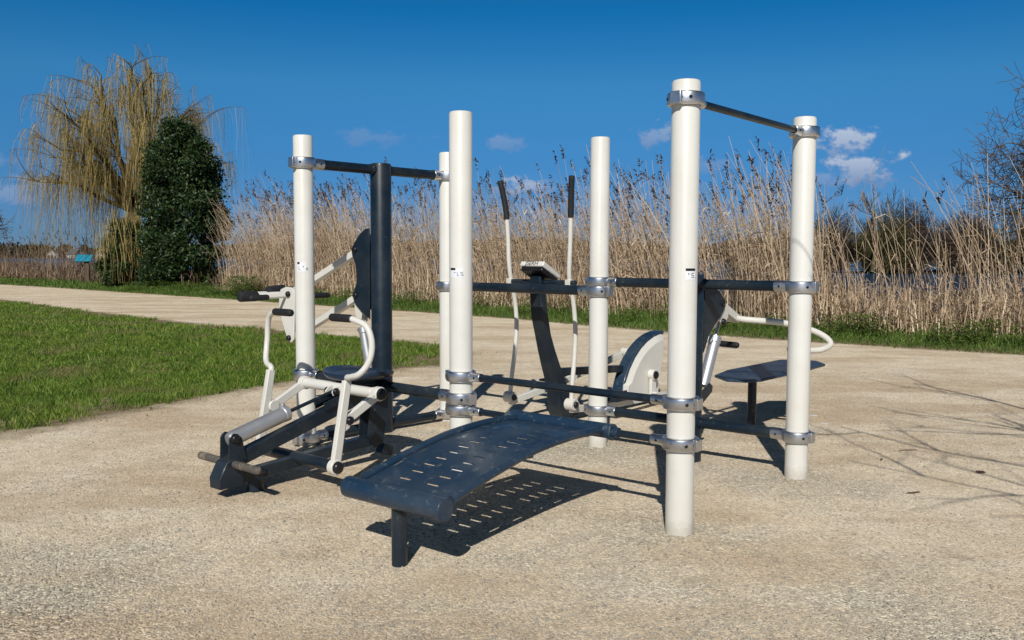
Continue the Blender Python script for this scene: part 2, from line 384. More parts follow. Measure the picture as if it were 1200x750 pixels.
# ---------------------------------------------------------------- land, water
EDGE = np.array([(-75, 84), (-48, 60), (-30.5, 45.0), (-20.6, 36.6), (-17.5, 33.9), (-15.0, 31.6), (-12.6, 29.4), (-10.4, 27.4), (-7.6, 24.8), (-4.98, 22.4), (-2.4, 20.0), (0, 17.7), (1.45, 15.9),
                 (2.76, 14.45), (3.86, 13.45), (4.81, 12.62), (5.7, 11.92), (6.55, 11.3), (9.5, 9.3), (16, 5), (40, -12)])
LAWN = np.array([(-60, 62), (-30, 38.5), (-18.5, 28.9), (-14.5, 25.1), (-11.8, 22.2), (-9.6, 20.0), (-7.5, 17.9), (-5.45, 15.9), (-3.85, 14.7), (-2.35, 13.5), (-1.2, 12.6), (-.62, 11.6), (-.68, 10.4), (-1.25, 9.85),
                 (-1.83, 9.5), (-2.27, 8.75), (-2.67, 7.95), (-2.98, 7.35), (-3.2, 6.85), (-3.42, 6.4), (-3.7, 5.9), (-4.6, 4.6), (-8, 0), (-30, -20), (-90, -20), (-90, 62)])
def seg_dist(P, A, closed=False):
    """distance to a polyline, and side (positive = left-hand beyond side)"""
    P = np.asarray(P, float); B = np.vstack([A, A[:1]]) if closed else A
    best = np.full(len(P), 1e9); side = np.zeros(len(P))
    for a, b in zip(B[:-1], B[1:]):
        d = b-a; L2 = d@d; t = np.clip(((P-a)@d)/L2, 0, 1)
        q = a + t[:, None]*d; r = P-q; D = np.hypot(r[:, 0], r[:, 1]); cr = d[0]*r[:, 1]-d[1]*r[:, 0]
        m = D < best-1e-9; best[m] = D[m]; side[m] = np.sign(cr[m])
    return best, side
def inside(P, A):
    P = np.asarray(P); x, y = P[:, 0], P[:, 1]; c = np.zeros(len(P), bool); j = len(A)-1
    for i in range(len(A)):
        xi, yi = A[i]; xj, yj = A[j]
        c ^= ((yi > y) != (yj > y)) & (x < (xj-xi)*(y-yi)/(yj-yi+1e-12)+xi); j = i
    return c
def edge_d(P):
    d, s = seg_dist(P, EDGE); return d*s          # positive beyond the path, towards the lake
def smooth(a, b, x): t = np.clip((x-a)/(b-a), 0, 1); return t*t*(3-2*t)
def ground_z(P):
    d = edge_d(P); y = P[:, 1]; x = P[:, 0]
    z = -1.6*smooth(6.5, 11, d) + .02*smooth(0.3, 2.5, d)
    far = smooth(395, 470, d)
    z += far*(2.4 + 2.5*(.5+.5*np.sin(x*.011+1.0))) + 3*smooth(470, 900, d)
    # low spit of land across the inlet on the right
    rx = (x-52)/34; ry = (y-104-(x-52)*.1)/13
    z = np.maximum(z, -1.6 + 1.35*np.clip(1.25-np.sqrt(rx*rx+ry*ry), 0, 1))
    z += .006*np.sin(x*1.7+y*.6)*np.sin(y*1.3-x*.4)*(d < 0)
    return z
def axis(lo, hi, near0, near1, step, growth):
    a = [near0]
    st = step
    while a[-1] < near1: a.append(a[-1]+step)
    while a[-1] < hi: st *= growth; a.append(a[-1]+st)
    b = []; st = step; x = near0
    while x > lo: st *= growth; x -= st; b.append(x)
    return np.array(b[::-1]+a)
def build_ground():
    xs = axis(-1800, 1800, -9, 9, .16, 1.05); ys = axis(-60, 2400, 1, 21, .16, 1.045)
    X, Y = np.meshgrid(xs, ys); P = np.stack([X.ravel(), Y.ravel()], 1); Z = ground_z(P)
    nx, ny = len(xs), len(ys); i = np.arange(nx*ny).reshape(ny, nx)
    q = np.stack([i[:-1, :-1], i[:-1, 1:], i[1:, 1:], i[1:, :-1]], -1).reshape(-1, 4)
    o = npmesh('ground', np.column_stack([P, Z]), q, mats=('ground',), smooth=True)
    dl, _ = seg_dist(P, LAWN, True); ins = inside(P, LAWN)
    turf = np.clip(.5 + np.where(ins, dl, -dl)/.9, 0, 1)
    de = edge_d(P); turf = np.maximum(turf, np.clip(.5+(de-.12)/.7, 0, 1))
    at = o.data.attributes.new('turf', 'FLOAT', 'POINT'); at.data.foreach_set('value', turf.astype(np.float32))
    at = o.data.attributes.new('woodland', 'FLOAT', 'POINT'); at.data.foreach_set('value', np.clip((de-40)/20, 0, 1).astype(np.float32))
    # coarse grit lies round the feet of the equipment and at the near left
    grit = np.zeros(len(P))
    for cx, cy, r, a in [(-.3, 4.5, .9, .65), (.75, 3.9, .8, .6), (1.6, 4.95, .75, .8), (.57, 5.8, .7, .9), (-1.3, 5.7, .8, .6), (-.9, 6.2, .8, .6), (.35, 6.3, .8, .6), (1.7, 6.4, .9, .7), (-1.9, 2.7, 1.4, .9), (-.2, 3.2, 1.1, .5), (1.4, 2.9, 1.2, .45), (1.1, 5.4, .6, .7)]:
        grit = np.maximum(grit, a*np.clip(1-np.hypot(P[:, 0]-cx, (P[:, 1]-cy))/r, 0, 1)**.7)
    at = o.data.attributes.new('grit', 'FLOAT', 'POINT'); at.data.foreach_set('value', grit.astype(np.float32))
    tag(o, kind='structure', label='pale sandy gravel ground under the exercise equipment')
    wv = [(-1800, 8, -.6), (1800, 8, -.6), (1800, 1200, -.6), (-1800, 1200, -.6)]
    w = npmesh('water', [(-1800, -200, -.6), (1800, -200, -.6), (1800, 1200, -.6), (-1800, 1200, -.6)], [(0, 1, 2, 3)], mats=('water',))
    tag(w, kind='structure', label='blue rippled lake water behind the reeds')
build_ground()

# ---------------------------------------------------------------- frame of posts and bars
TH = 0.8641
U = Vector((math.cos(TH), math.sin(TH), 0)); V_ = Vector((-math.sin(TH), math.cos(TH), 0))
PT = dict(D=(-.277, 4.852), A=(.759, 3.98), E=(-1.346, 5.817), B=(1.613, 5.009), C=(.569, 5.869), F=(-.485, 6.753))
PT = {k: Vector((x, y, 0)) for k, (x, y) in PT.items()}
HP = 2.016; RP = .0625
frame = thing('fitness_frame', 'tall frame of six cream round posts joined by dark bars and silver clamps', 'exercise frame', (0, 0, 0))
plabels = dict(A='nearest cream post with pull up bar and small printed sticker', B='cream post at the right end of the frame', C='cream post in front of the elliptical trainer',
               D='cream post beside the head of the perforated bench', E='cream post standing behind the rowing machine', F='cream post half hidden behind another cream post')
posts = {}
for k, p in PT.items():
    m = MB().lathe([(RP, -.15), (RP, HP-.012), (RP-.004, HP-.003), (RP-.012, HP), (.001, HP+.001)], p, 48)
    posts[k] = m.build('post', 'cream', frame, label=plabels[k])
def clamp(k, z, to, r, lug=True):
    """cast ring round post k with a neck reaching for the bar that runs towards 'to'"""
    p = PT[k].copy(); p.z = z; d = (to - PT[k]); d.z = 0; d.normalize(); sd = Vector((-d.y, d.x, 0))
    m = MB(); h = max(r*1.06, .029); nr = max(r*1.12, .0235)
    m.lathe([(RP+.001, -h), (RP+.011, -h), (RP+.0185, -h*.86), (RP+.0205, -h*.62), (RP+.0205, h*.62), (RP+.0185, h*.86), (RP+.011, h), (RP+.001, h)], p, 44, closed=True)
    # neck
    P = [p+d*t for t in (RP-.002, RP+.022, RP+.040, RP+.086)]
    m.tube(P, [h*1.0, h*.98, nr, nr], 24)
    q = p - d*(RP+.016)
    m.add(*box_at(q, d, sd, .035, .052, h*1.8))
    m.mi = 1
    for sg in (1, -1):
        m.cyl(p+d*(RP+.052)+sd*sg*(r*.7), p+d*(RP+.052)+sd*sg*(nr+.002), .007, 10)
        m.cyl(p-d*(RP+.010)+sd*sg*.018, p-d*(RP+.010)+sd*sg*.0275, .0085, 10)
    for t in (-.75, .75):
        w = (-d*math.cos(t)+sd*math.sin(t)); m.cyl(p+w*(RP+.012), p+w*(RP+.0245), .008, 10)
    m.build('clamp', ['alu', 'black'], posts[k], bevel=.0025)
    return p + d*(RP+.072)
def box_at(c, a, b, la, lb, lc):
    vs = [c+a*x*la/2+b*y*lb/2+Vector((0, 0, z*lc/2)) for x in (-1, 1) for y in (-1, 1) for z in (-1, 1)]
    return vs, [(0, 1, 3, 2), (4, 6, 7, 5), (0, 4, 5, 1), (2, 3, 7, 6), (0, 2, 6, 4), (1, 5, 7, 3)]
def bar(a, b, z, r, label=None):
    q0 = clamp(a, z, PT[b], r); q1 = clamp(b, z, PT[a], r)
    m = MB().cyl(q0, q1, r, 24)
    d = (q1-q0).normalized()
    for q, s_ in ((q0, 1), (q1, -1)): m.cyl(q+d*s_*.012, q+d*s_*.022, r+.003, 24)
    return m.build('bar', 'dark', frame, bevel=.0015, label=label)
bar('A', 'B', 1.933, .017, 'high thin pull up bar between the two right hand posts')
bar('A', 'D', .597, .019); bar('A', 'D', .413, .0175)
bar('D', 'E', .476, .031)
bar('E', 'F', 1.84, .033, 'thick high bar passing through the dark post')
bar('E', 'F', .055, .032)
bar('F', 'C', 1.022, .033, 'thick bar across the front of the elliptical trainer')
bar('C', 'B', 1.082, .030); bar('C', 'B', .238, .030)

def text_mesh(name, txt, size, mat, parent, M4, ext=.0008):
    cu = bpy.data.curves.new(name, 'FONT'); cu.body = txt; cu.size = size; cu.extrude = ext; cu.align_x = 'CENTER'; cu.align_y = 'CENTER'
    t = bpy.data.objects.new(name+'_tmp', cu); COL.objects.link(t)
    bpy.context.view_layer.update()
    me = bpy.data.meshes.new_from_object(t.evaluated_get(bpy.context.evaluated_depsgraph_get()))
    bpy.data.objects.remove(t); me.name = name; me.transform(M4); me.materials.clear(); me.materials.append(M[mat])
    o = bpy.data.objects.new(name, me); COL.objects.link(o); o.parent = parent; return o
def sticker(k, z, w, h, off, txt, band):
    """thin label wrapped on the post, turned 'off' radians from the camera-facing side; dark band and small black marks"""
    p = PT[k]; a0 = math.atan2(-p.y, -p.x) + off
    def patch(z0, z1, w0, w1, rr, n=10):
        vs = []; 
        for i in range(n+1):
            a = a0 + (w0+(w1-w0)*i/n)/RP
            for zz in (z0, z1): vs.append((p.x+rr*math.cos(a), p.y+rr*math.sin(a), zz))
        return vs, [(2*i, 2*i+2, 2*i+3, 2*i+1) for i in range(n)]
    m = MB().add(*patch(z-h/2, z+h/2, -w/2, w/2, RP+.0006)); m.mi = 1
    m.add(*patch(z+h*.28, z+h*.5, band[0]*w, band[1]*w, RP+.0012))
    seg = .0022
    gl = {'L': [(0, 0, 0, 1), (0, 0, .6, 0)], 'S': [(0, 0, .6, 0), (.6, 0, .6, .5), (0, .5, .6, .5), (0, .5, 0, 1), (0, 1, .6, 1)],
          '3': [(0, 0, .6, 0), (.6, 0, .6, 1), (0, .5, .6, .5), (0, 1, .6, 1)], '.': [(.2, 0, .35, 0)], "'": [(.2, .8, .35, 1)], 'o': [(0, 0, .5, 0), (.5, 0, .5, .5), (.5, .5, 0, .5), (0, .5, 0, 0)]}
    x = band[2]*w; gh = h*.36
    for ch in txt:
        for x0, y0, x1, y1 in gl.get(ch, []):
            xa, xb = sorted((x+x0*gh, x+x1*gh)); ya, yb = sorted((y0*gh, y1*gh))
            m.add(*patch(z-h*.3+ya-seg/2, z-h*.3+yb+seg/2, xa-seg/2, xb+seg/2, RP+.0012, 2))
        x += gh*1.05
    m.build('sticker', ['label', 'black'], posts[k])
sticker('D', 1.158, .078, .052, -.42, " 'LS", (-.5, -.05, -.42))
sticker('A', 1.172, .050, .050, .55, "'S.", (-.48, .48, -.3))
sticker('E', 1.175, .060, .062, -.30, "L'o", (-.5, -.2, -.3))

# ---------------------------------------------------------------- small builders for machines
def knob_(m, p, ax, r=.028, t=.022):
    """domed black bolt cap, axis along ax"""
    p = Vector(p); a = Vector(ax).normalized()
    return m.tube([p, p+a*t*.5, p+a*t*.85, p+a*t], [r, r*.95, r*.7, r*.3], 22)
class Caps:
    def __init__(s, *a): s.L = []
    def build(s, name, mat, t):
        for a in s.L: m = MB(); knob_(m, *a); m.build(name, mat, t)
def knob(k, *a): k.L.append(a)
def hub(m, p, ax, r, t): p = Vector(p); a = Vector(ax).normalized(); return m.cyl(p-a*t/2, p+a*t/2, r, 28)

# ---------------------------------------------------------------- perforated sit up bench
def sit_bench():
    O = (PT['A']+PT['D'])/2
    t = thing('sit_up_bench', 'curved dark blue metal bench with rows of slots sloping down from the frame', 'bench', O, math.atan2(-U.y, -U.x)+.022)
    ctrl = [(.02, .414), (.12, .420), (.25, .424), (.40, .418), (.55, .405), (.70, .380), (.85, .350), (1.0, .315), (1.09, .292)]
    xs = np.linspace(.02, 1.09, 148); zs = np.interp(xs, *zip(*ctrl))
    k = np.ones(9)/9; zp = np.pad(zs, 4, mode='edge'); zs = np.convolve(zp, k, 'valid')
    W = .246
    # slotted deck: two rows of slots punched through, long gaps beside the rails
    ny = 53; ys = np.linspace(-W, W, ny)
    m = MB(); nx = len(xs); hole = np.zeros((nx-1, ny-1), bool)
    for i in range(nx-1):
        for j in range(ny-1):
            yc = (ys[j]+ys[j+1])/2
            for cy in (-.080, .080):
                if abs(yc-cy) < .030 and 20 < i < nx-14 and (i-2) % 10 in (0, 1): hole[i, j] = True
            if abs(abs(yc)-.233) < .006 and 14 < i < nx-12 and (i-4) % 22 < 9: hole[i, j] = True
    th = .004
    vid = {}
    def vv(i, j, s):
        key = (i, j, s)
        if key not in vid:
            vid[key] = len(m.v); m.v.append((xs[i], ys[j], zs[i]-(th if s else 0)))
        return vid[key]
    for i in range(nx-1):
        for j in range(ny-1):
            if hole[i, j]: continue
            m.f.append((vv(i, j, 0), vv(i+1, j, 0), vv(i+1, j+1, 0), vv(i, j+1, 0)))
            m.f.append((vv(i, j, 1), vv(i, j+1, 1), vv(i+1, j+1, 1), vv(i+1, j, 1)))
            for (a, b), (ni, nj) in ((((i, j), (i, j+1)), (i-1, j)), (((i+1, j), (i+1, j+1)), (i+1, j)), (((i, j), (i+1, j)), (i, j-1)), (((i, j+1), (i+1, j+1)), (i, j+1))):
                if not (0 <= ni < nx-1 and 0 <= nj < ny-1) or hole[ni, nj]:
                    m.f.append((vv(*a, 0), vv(*b, 0), vv(*b, 1), vv(*a, 1)))
    m.build('slotted_deck', 'board', t)
    for sg in (-1, 1):
        r = MB(); pts = [(x, sg*(W+.014), z+.005) for x, z in zip(xs[::4], zs[::4])]
        r.tube(pts, .0185, 16, sy=1.0); r.build('side_rail', 'board', t, label=None)
    h = MB().cyl((.0, -.295, .416), (.0, .295, .416), .036, 28)
    for sg in (-1, 1):
        h.cyl((.0, sg*.295, .413), (.0, sg*.315, .413), .040, 28); h.cyl((0, sg*.315, .413), (0, sg*.345, .413), .026, 20)
    h.build('head_tube', 'board', t, bevel=.002)
    c = MB().cyl((1.125, -.283, .278), (1.125, .283, .278), .045, 36); c.build('foot_roller', 'board', t, bevel=.003)
    p = MB().cyl((1.10, 0, -.1), (1.10, 0, .245), .032, 28); p.build('leg', 'dark', t, bevel=.002)
    s = MB().beam((.15, 0, .405), (1.06, 0, .275), .03, .03); 
    br = MB().beam((.55, -.25, .385), (.55, .25, .385), .025, .02); br.build('cross_brace', 'dark', t)
sit_bench()

# ---------------------------------------------------------------- rowing machine
def rower():
    O = (PT['D']+PT['E'])/2
    t = thing('rowing_machine', 'dark rowing machine with two curved white levers, seat and silver cylinder', 'rowing machine', O, math.atan2(-U.y, -U.x))
    # upper rail
    MB().beam((.99, 0, .180), (.02, 0, .455), .062, .075).build('upper_rail', 'dark', t, bevel=.006)
    MB().beam((.98, 0, .090), (.02, 0, .155), .062, .062).build('lower_rail', 'dark', t, bevel=.006)
    # front box
    MB().prism([(1.085, .055), (1.088, .110), (1.045, .190), (.985, .215), (.94, .185), (.95, .062)], -.050, .050).build('front_box', 'dark', t, bevel=.005)
    for sg in (-1, 1):
        MB().prism([(1.03, .18), (1.025, .31), (1.0, .335), (.975, .33), (.95, .305), (.925, .19)], sg*.040-.004, sg*.040+.004).build('cylinder_bracket', 'dark', t, bevel=.002)
        MB().pill((1.005, sg*.05, .178), (1.005, sg*.275, .178), .0205, 20).build('foot_peg', 'peg', t)
    MB().lathe([(.045, -.05), (.045, .10), (.06, .10), (.06, .112), (.001, .113)], (.85, 0, -.0), 28).build('front_leg', 'dark', t, bevel=.002)
    # plate assembly carried by the frame bar
    for sg in (-1, 1):
        MB().prism([(.06, .11), (-.01, .13), (-.05, .30), (-.055, .48), (.02, .52), (.07, .49), (.085, .34), (.11, .19)], sg*.042-.004, sg*.042+.004).build('rear_plate', 'dark', t, bevel=.002)
    MB().cyl((0, -.10, .476), (0, .10, .476), .043, 28).build('saddle_clamp', 'dark', t, bevel=.002)
    MB().beam((-.02, 0, .09), (-.10, 0, .06), .06, .06).build('rear_link', 'dark', t, bevel=.004)
    # seat slide plates and seat
    for sg in (-1, 1):
        MB().beam((.42, sg*.045, .400), (.10, sg*.045, .492), .012, .045).build('slide_plate', 'dark', t, bevel=.002)
    MB().box((.16, 0, .507), (.20, .12, .03)).build('seat_mount', 'dark', t, bevel=.004)
    m = MB(); n = 56; prof = [(.30, -.032), (.70, -.030), (.93, -.020), (1.0, -.004), (.985, .010), (.90, .016), (.6, .010), (.25, .006), (.01, .005)]
    vs = []
    for r, z in prof:
        for k in range(n):
            a = 2*PI*k/n; c, s = math.cos(a), math.sin(a)
            ex = .175*r*math.copysign(abs(c)**.85, c); ey = .225*r*math.copysign(abs(s)**.85, s)
            vs.append((.14+ex, ey, .555+z+.022*(ey/.225)**2*r))
    fs = [(i*n+k, i*n+(k+1) % n, (i+1)*n+(k+1) % n, (i+1)*n+k) for i in range(len(prof)-1) for k in range(n)] + [tuple(range(n-1, -1, -1))]
    m.add(vs, fs).build('seat', 'seat', t, sharp=60)
    # resistance cylinder
    a = Vector((.985, 0, .300)); b = Vector((.640, 0, .392)); d = (b-a).normalized()
    c = MB().tube([a-d*.02, a, a+d*.012, b-d*.03, b-d*.028, b], [.032, .040, .041, .041, .044, .044], 32).build('resistance_cylinder', 'silver', t, bevel=.002)
    MB().cyl(b-d*.02, (.31, 0, .478), .0105, 14).build('piston_rod', 'dark', c)
    kn = MB().cyl(b-d*.03+Vector((0, .0, .03)), b-d*.03+Vector((0, 0, .062)), .013, 14).build('adjuster', 'silver', c, bevel=.002)
    k = Caps()
    for sg in (-1, 1): knob(k, (.992, sg*.044, .306), (0, sg, 0), .024, .02)
    k.build('bolt_cap', 'black', t)
    # white cross tube and swinging levers
    x0, z0 = .275, .487
    ct = MB().cyl((x0, -.335, z0), (x0, .335, z0), .030, 28)
    for sg in (-1, 1): ct.cyl((x0, sg*.285, z0), (x0, sg*.293, z0), .0325, 28)
    ct.build('cross_tube', 'white', t, bevel=.002)
    br = MB()
    for sg in (-1, 1): br.prism([(x0, z0-.015), (x0+.03, z0-.03), (x0+.075, z0-.035), (x0+.085, z0-.012), (x0+.06, z0+.012), (x0, z0+.022)], sg*.030-.005, sg*.030+.005)
    br.build('rod_bracket', 'white', t, bevel=.002)
    k = Caps(); knob(k, (x0+.06, -.036, z0-.012), (0, -1, 0), .022, .018); knob(k, (x0+.06, .036, z0-.012), (0, 1, 0), .022, .018); k.build('bolt_cap', 'black', t)
    ax = MB().cyl((.585, -.315, .135), (.585, .315, .135), .033, 28); ax.build('lever_axle', 'dark', t, bevel=.002)
    for sg in (-1, 1):
        y = sg*.345; yi = sg*.335
        lv = thing_part('hand_lever', t)
        p = MB(); p.beam((.590, y, .135), (.505, y, .585), .034, .050, .034, .044); hub(p, (.590, y, .135), (0, 1, 0), .042, .042)
        base = p.build('hand_lever', 'white', t, bevel=.005)
        f = 1.0 if sg < 0 else 1.32; g = 0 if sg < 0 else .07
        h = MB().tube([(.502, y, .560), (.500, y, .592), (.495+g*.3, y+sg*.02, .605), (.485+g*.6, y+sg*.06, .612), (.465+g, y+sg*.105*f, .635), (.440+g, y+sg*.135*f, .69), (.425+g, y+sg*.145*f, .76), (.425+g, y+sg*.140*f, .83), (.430+g, y+sg*.115*f, .885), (.437+g, y+sg*.07, .912), (.440+g, y+sg*.02, .918), (.440+g, y-sg*.11, .918)], .0165, 18, curve=5)
        h.build('handle_tube', 'white', base)
        MB().pill((.440+g, y+sg*.055, .918), (.440+g, y-sg*.125, .918), .0215, 20, .5).build('grip', 'rubber', base)
        l = MB(); l.beam((x0, yi+sg*.0, z0), (.50, yi, .375), .030, .048); hub(l, (x0, yi, z0), (0, 1, 0), .040, .040); hub(l, (.50, yi, .375), (0, 1, 0), .034, .038)
        l.build('link_arm', 'white', t, bevel=.004)
        ep = MB().prism([(.50, .33), (.47, .37), (.50, .405), (.545, .41), (.56, .33), (.53, .315)], y-.012, y+.012).build('link_tab', 'white', base, bevel=.003)
        k = Caps(); knob(k, (x0, yi+sg*.020, z0), (0, sg, 0), .034, .03); knob(k, (.50, yi+sg*.022, .372), (0, sg, 0), .024, .024); knob(k, (.590, y+sg*.021, .135), (0, sg, 0), .033, .026)
        k.build('bolt_cap', 'black', t)
def thing_part(*a): return None
rower()

# ---------------------------------------------------------------- lever lifting machine on the tall dark post
def lever_machine():
    O = (PT['E']+PT['F'])/2
    t = thing('lever_lift_machine', 'tall dark post machine with parallel white levers, black pads and silver cylinder', 'exercise machine', O, math.atan2(V_.y, V_.x))
    RG = .073
    MB().lathe([(RG, -.15), (RG, 1.872), (RG-.004, 1.882), (RG-.012, 1.885), (.001, 1.886)], (0, 0, 0), 44).build('post', 'dark', t)
    for z in (1.84, .055): MB().cyl((0, -RG-.02, z), (0, RG+.02, z), .037, 24).build('bar_collar', 'dark', t, bevel=.002)
    pl = [(.068, 1.44), (.11, 1.435), (.17, 1.40), (.235, 1.335), (.262, 1.295), (.255, 1.25), (.222, 1.19), (.205, 1.12), (.215, 1.04), (.245, .99), (.252, .955), (.235, .91), (.17, .86), (.068, .80)]
    for sg in (-1, 1): MB().prism(pl, sg*.048-.004, sg*.048+.004).build('pivot_plate', 'dark', t, bevel=.002)
    for (z0, z1) in ((1.29, .955), (.965, .615)):
        m = MB(); m.beam((.215, 0, z0), (1.02, 0, z1), .058, .048); m.build('lever_arm', 'white', t, bevel=.006)
    k = Caps()
    for z in (1.29, .965):
        for sg in (-1, 1): knob(k, (.222, sg*.052, z), (0, sg, 0), .024, .018)
    for z in (.95, .61):
        for sg in (-1, 1): knob(k, (1.02, sg*.052, z), (0, sg, 0), .023, .022)
    k.build('bolt_cap', 'black', t)
    ep = [(.95, .935), (.955, .975), (.99, 1.0), (1.06, 1.005), (1.125, .985), (1.15, .95), (1.152, .86), (1.12, .74), (1.07, .64), (1.045, .59), (1.0, .575), (.97, .60), (.965, .68), (.955, .80)]
    for sg in (-1, 1): MB().prism(ep, sg*.042-.006, sg*.042+.006).build('end_plate', 'white', t, bevel=.003)
    # arm to the crosswise pads
    m = MB(); m.tube([(1.08, 0, .945), (1.30, 0, .935), (1.44, 0, .925)], .024, 18); m.cyl((1.45, -.04, .922), (1.45, .04, .922), .036, 24); m.build('pad_arm', 'white', t, bevel=.002)
    for sg in (-1, 1):
        MB().pill((1.45, sg*.045, .922+(.03 if sg < 0 else 0)), (1.45, sg*.215, .922+(.045 if sg < 0 else 0)), .043, 24, .2).build('roller_pad', 'rubber', t)
        MB().cyl((1.06, sg*.03, .935), (1.06, sg*.21, .930), .015, 16).build('grip_tube', 'white', t)
        MB().pill((1.06, sg*.205, .930), (1.06, sg*.37, .928), .022, 18, .4).build('grip', 'rubber', t)
    # cylinder
    a = Vector((.125, 0, .42)); b = Vector((.205, 0, .735)); d = (b-a).normalized()
    for sg in (-1, 1): MB().prism([(.20, .93), (.26, .93), (.255, .84), (.225, .775), (.19, .775), (.18, .83)], sg*.028-.004, sg*.028+.004).build('rod_bracket', 'white', t, bevel=.002)
    c = MB().tube([a, b-d*.045, b-d*.04, b], [.033, .033, .037, .037], 28).build('resistance_cylinder', 'silver', t, bevel=.002)
    MB().cyl(b-d*.01, b+d*.08, .009, 14).build('piston_rod', 'silver', c)
    MB().cyl(b-d*.03+Vector((.03, 0, 0)), b-d*.03+Vector((.06, 0, .01)), .013, 14).build('adjuster', 'silver', c, bevel=.002)
    for sg in (-1, 1): MB().prism([(.06, .36), (.15, .40), (.155, .44), (.12, .455), (.06, .45)], sg*.042-.004, sg*.042+.004).build('cylinder_bracket', 'dark', t, bevel=.002)
lever_machine()

# ---------------------------------------------------------------- elliptical trainer
def elliptical():
    O = (PT['F']+PT['C'])/2
    t = thing('elliptical_trainer', 'elliptical trainer with tall black tipped handles, dark curved column and white wheel guard', 'elliptical trainer', O, math.atan2(U.y, U.x))
    # column: rectangular section following a bowed path
    path = [(.215, 1.11, .050, .095), (.215, 1.02, .055, .10), (.228, .92, .062, .105), (.248, .80, .070, .108), (.282, .68, .070, .10), (.326, .56, .082, .104), (.378, .44, .098, .108), (.432, .33, .115, .112), (.478, .22, .140, .118), (.505, .12, .165, .122), (.520, .05, .150, .122), (.528, .008, .09, .118)]
    P = []
    for (x0, z0, d0, w0), (x1, z1, d1, w1) in zip(path[:-1], path[1:]):
        for k in range(3):
            s = k/3; P.append((x0*(1-s)+x1*s, z0*(1-s)+z1*s, d0*(1-s)+d1*s, w0*(1-s)+w1*s))
    P.append(path[-1]); m = MB(); vs = []
    for x, z, d, w in P: vs += [(x-d/2, -w/2, z), (x+d/2, -w/2, z), (x+d/2, w/2, z), (x-d/2, w/2, z)]
    fs = [(i*4+k, i*4+(k+1) % 4, (i+1)*4+(k+1) % 4, (i+1)*4+k) for i in range(len(P)-1) for k in range(4)] + [(0, 3, 2, 1), tuple((len(P)-1)*4+k for k in range(4))]
    m.add(vs, fs).build('column', 'dark', t, bevel=.006, sharp=30)
    MB().beam((.02, 0, 1.022), (.22, 0, 1.03), .09, .05).build('mounting_bracket', 'dark', t, bevel=.003)
    MB().cyl((.25, -.315, 1.058), (.25, .315, 1.058), .021, 22).build('handle_axle', 'dark', t, bevel=.002)
    # console: tilted wedge, raised edge towards the frame
    R_ = Matrix.Rotation(math.radians(27), 3, 'Y'); cc = Vector((.245, 0, 1.135))
    con = MB().box(cc + R_ @ Vector((0, 0, .012)), (.22, .215, .040), R_).build('console', 'white', t, bevel=.008)
    MB().box(cc + R_ @ Vector((.003, 0, -.022)), (.200, .195, .034), R_).build('console_underside', 'black', con, bevel=.006)
    MB().box(cc + R_ @ Vector((.0, 0, .0335)), (.14, .15, .004), R_).build('display', 'black', con)
    F4 = Matrix.Translation(cc + R_ @ Vector((-.1108, 0, .012))) @ R_.to_4x4() @ Matrix(((0, 0, -1, 0), (-1, 0, 0, 0), (0, 1, 0, 0), (0, 0, 0, 1)))
    text_mesh('lettering', 'JSERH', .046, 'black', con, F4)
    # handles
    for sg, dx in ((1, 0), (-1, 0)):
        y = sg*(.285 if sg > 0 else .262)
        pts = [(.285, y, .20), (.295, y, .34), (.318, y, .52), (.328, y, .70), (.312, y, .86), (.280, y, 1.0), (.250, y+sg*.0, 1.10), (.240, y+sg*.008, 1.22), (.240, y+sg*.014, 1.36), (.232, y+sg*.022, 1.54)]
        if sg == 1: pts = [(x-.06*max(0, .8-z), y_, z) for x, y_, z in pts]
        h = MB().tube(pts, .0165, 18, curve=5).build('hand_lever', 'white', t)
        g0 = pts[-1]
        MB().tube([(g0[0], g0[1], 1.52), (g0[0]-.006, g0[1]+sg*.006, 1.60), (g0[0]-.020, g0[1]+sg*.018, 1.70), (g0[0]-.036, g0[1]+sg*.034, 1.795), (g0[0]-.037, g0[1]+sg*.035, 1.80)], [.0215, .0215, .0215, .0215, .012], 18, curve=4).build('grip', 'rubber', h)
        c = MB(); c.box((.250, y, 1.058), (.05, .045, .05)); c.build('lever_clamp', 'white', t, bevel=.004)
        fx, fz = pts[0][0], pts[0][2]-.01
        hb = MB(); hub(hb, (fx, y, fz), (0, 1, 0), .042, .075); hb.build('pivot_hub', 'white', t, bevel=.003)
        k = Caps(); knob(k, (fx, y-.038, fz), (0, -1, 0), .024, .02); knob(k, (fx, y+.038, fz), (0, 1, 0), .024, .02); k.build('bolt_cap', 'black', t)
        crank = (1.60, sg*.17, .085) if sg < 0 else (1.60, sg*.17, .435)
        pb = MB().beam((fx, y, fz-.035), (fx+.42, y-sg*.03, fz-.035+(.06 if sg > 0 else -.04)), .04, .05)
        pb.beam((fx+.42, y-sg*.03, fz-.035+(.06 if sg > 0 else -.04)), (crank[0]+.12, crank[1], crank[2]), .04, .05)
        pb.build('pedal_bar', 'white', t, bevel=.004)
        fp = MB().box((fx+.62, y+sg*.02, fz+(.075 if sg > 0 else -.025)), (.34, .13, .018)); fp.box((fx+.62, y-sg*.045, fz+(.075 if sg > 0 else -.025)+.02), (.34, .006, .03)); fp.build('foot_plate', 'dark', t, bevel=.003)
        ck = MB().beam((1.60, sg*.13, .26), (1.60, sg*.13, crank[2]), .026, .07); hub(ck, (1.60, sg*.13, .26), (0, 1, 0), .045, .05); hub(ck, (1.60, sg*.145, crank[2]), (0, 1, 0), .035, .06)
        ck.build('crank', 'white', t, bevel=.003)
        k = Caps(); knob(k, (1.60, sg*.156, .26), (0, sg, 0), .034, .022); k.build('bolt_cap', 'black', t)
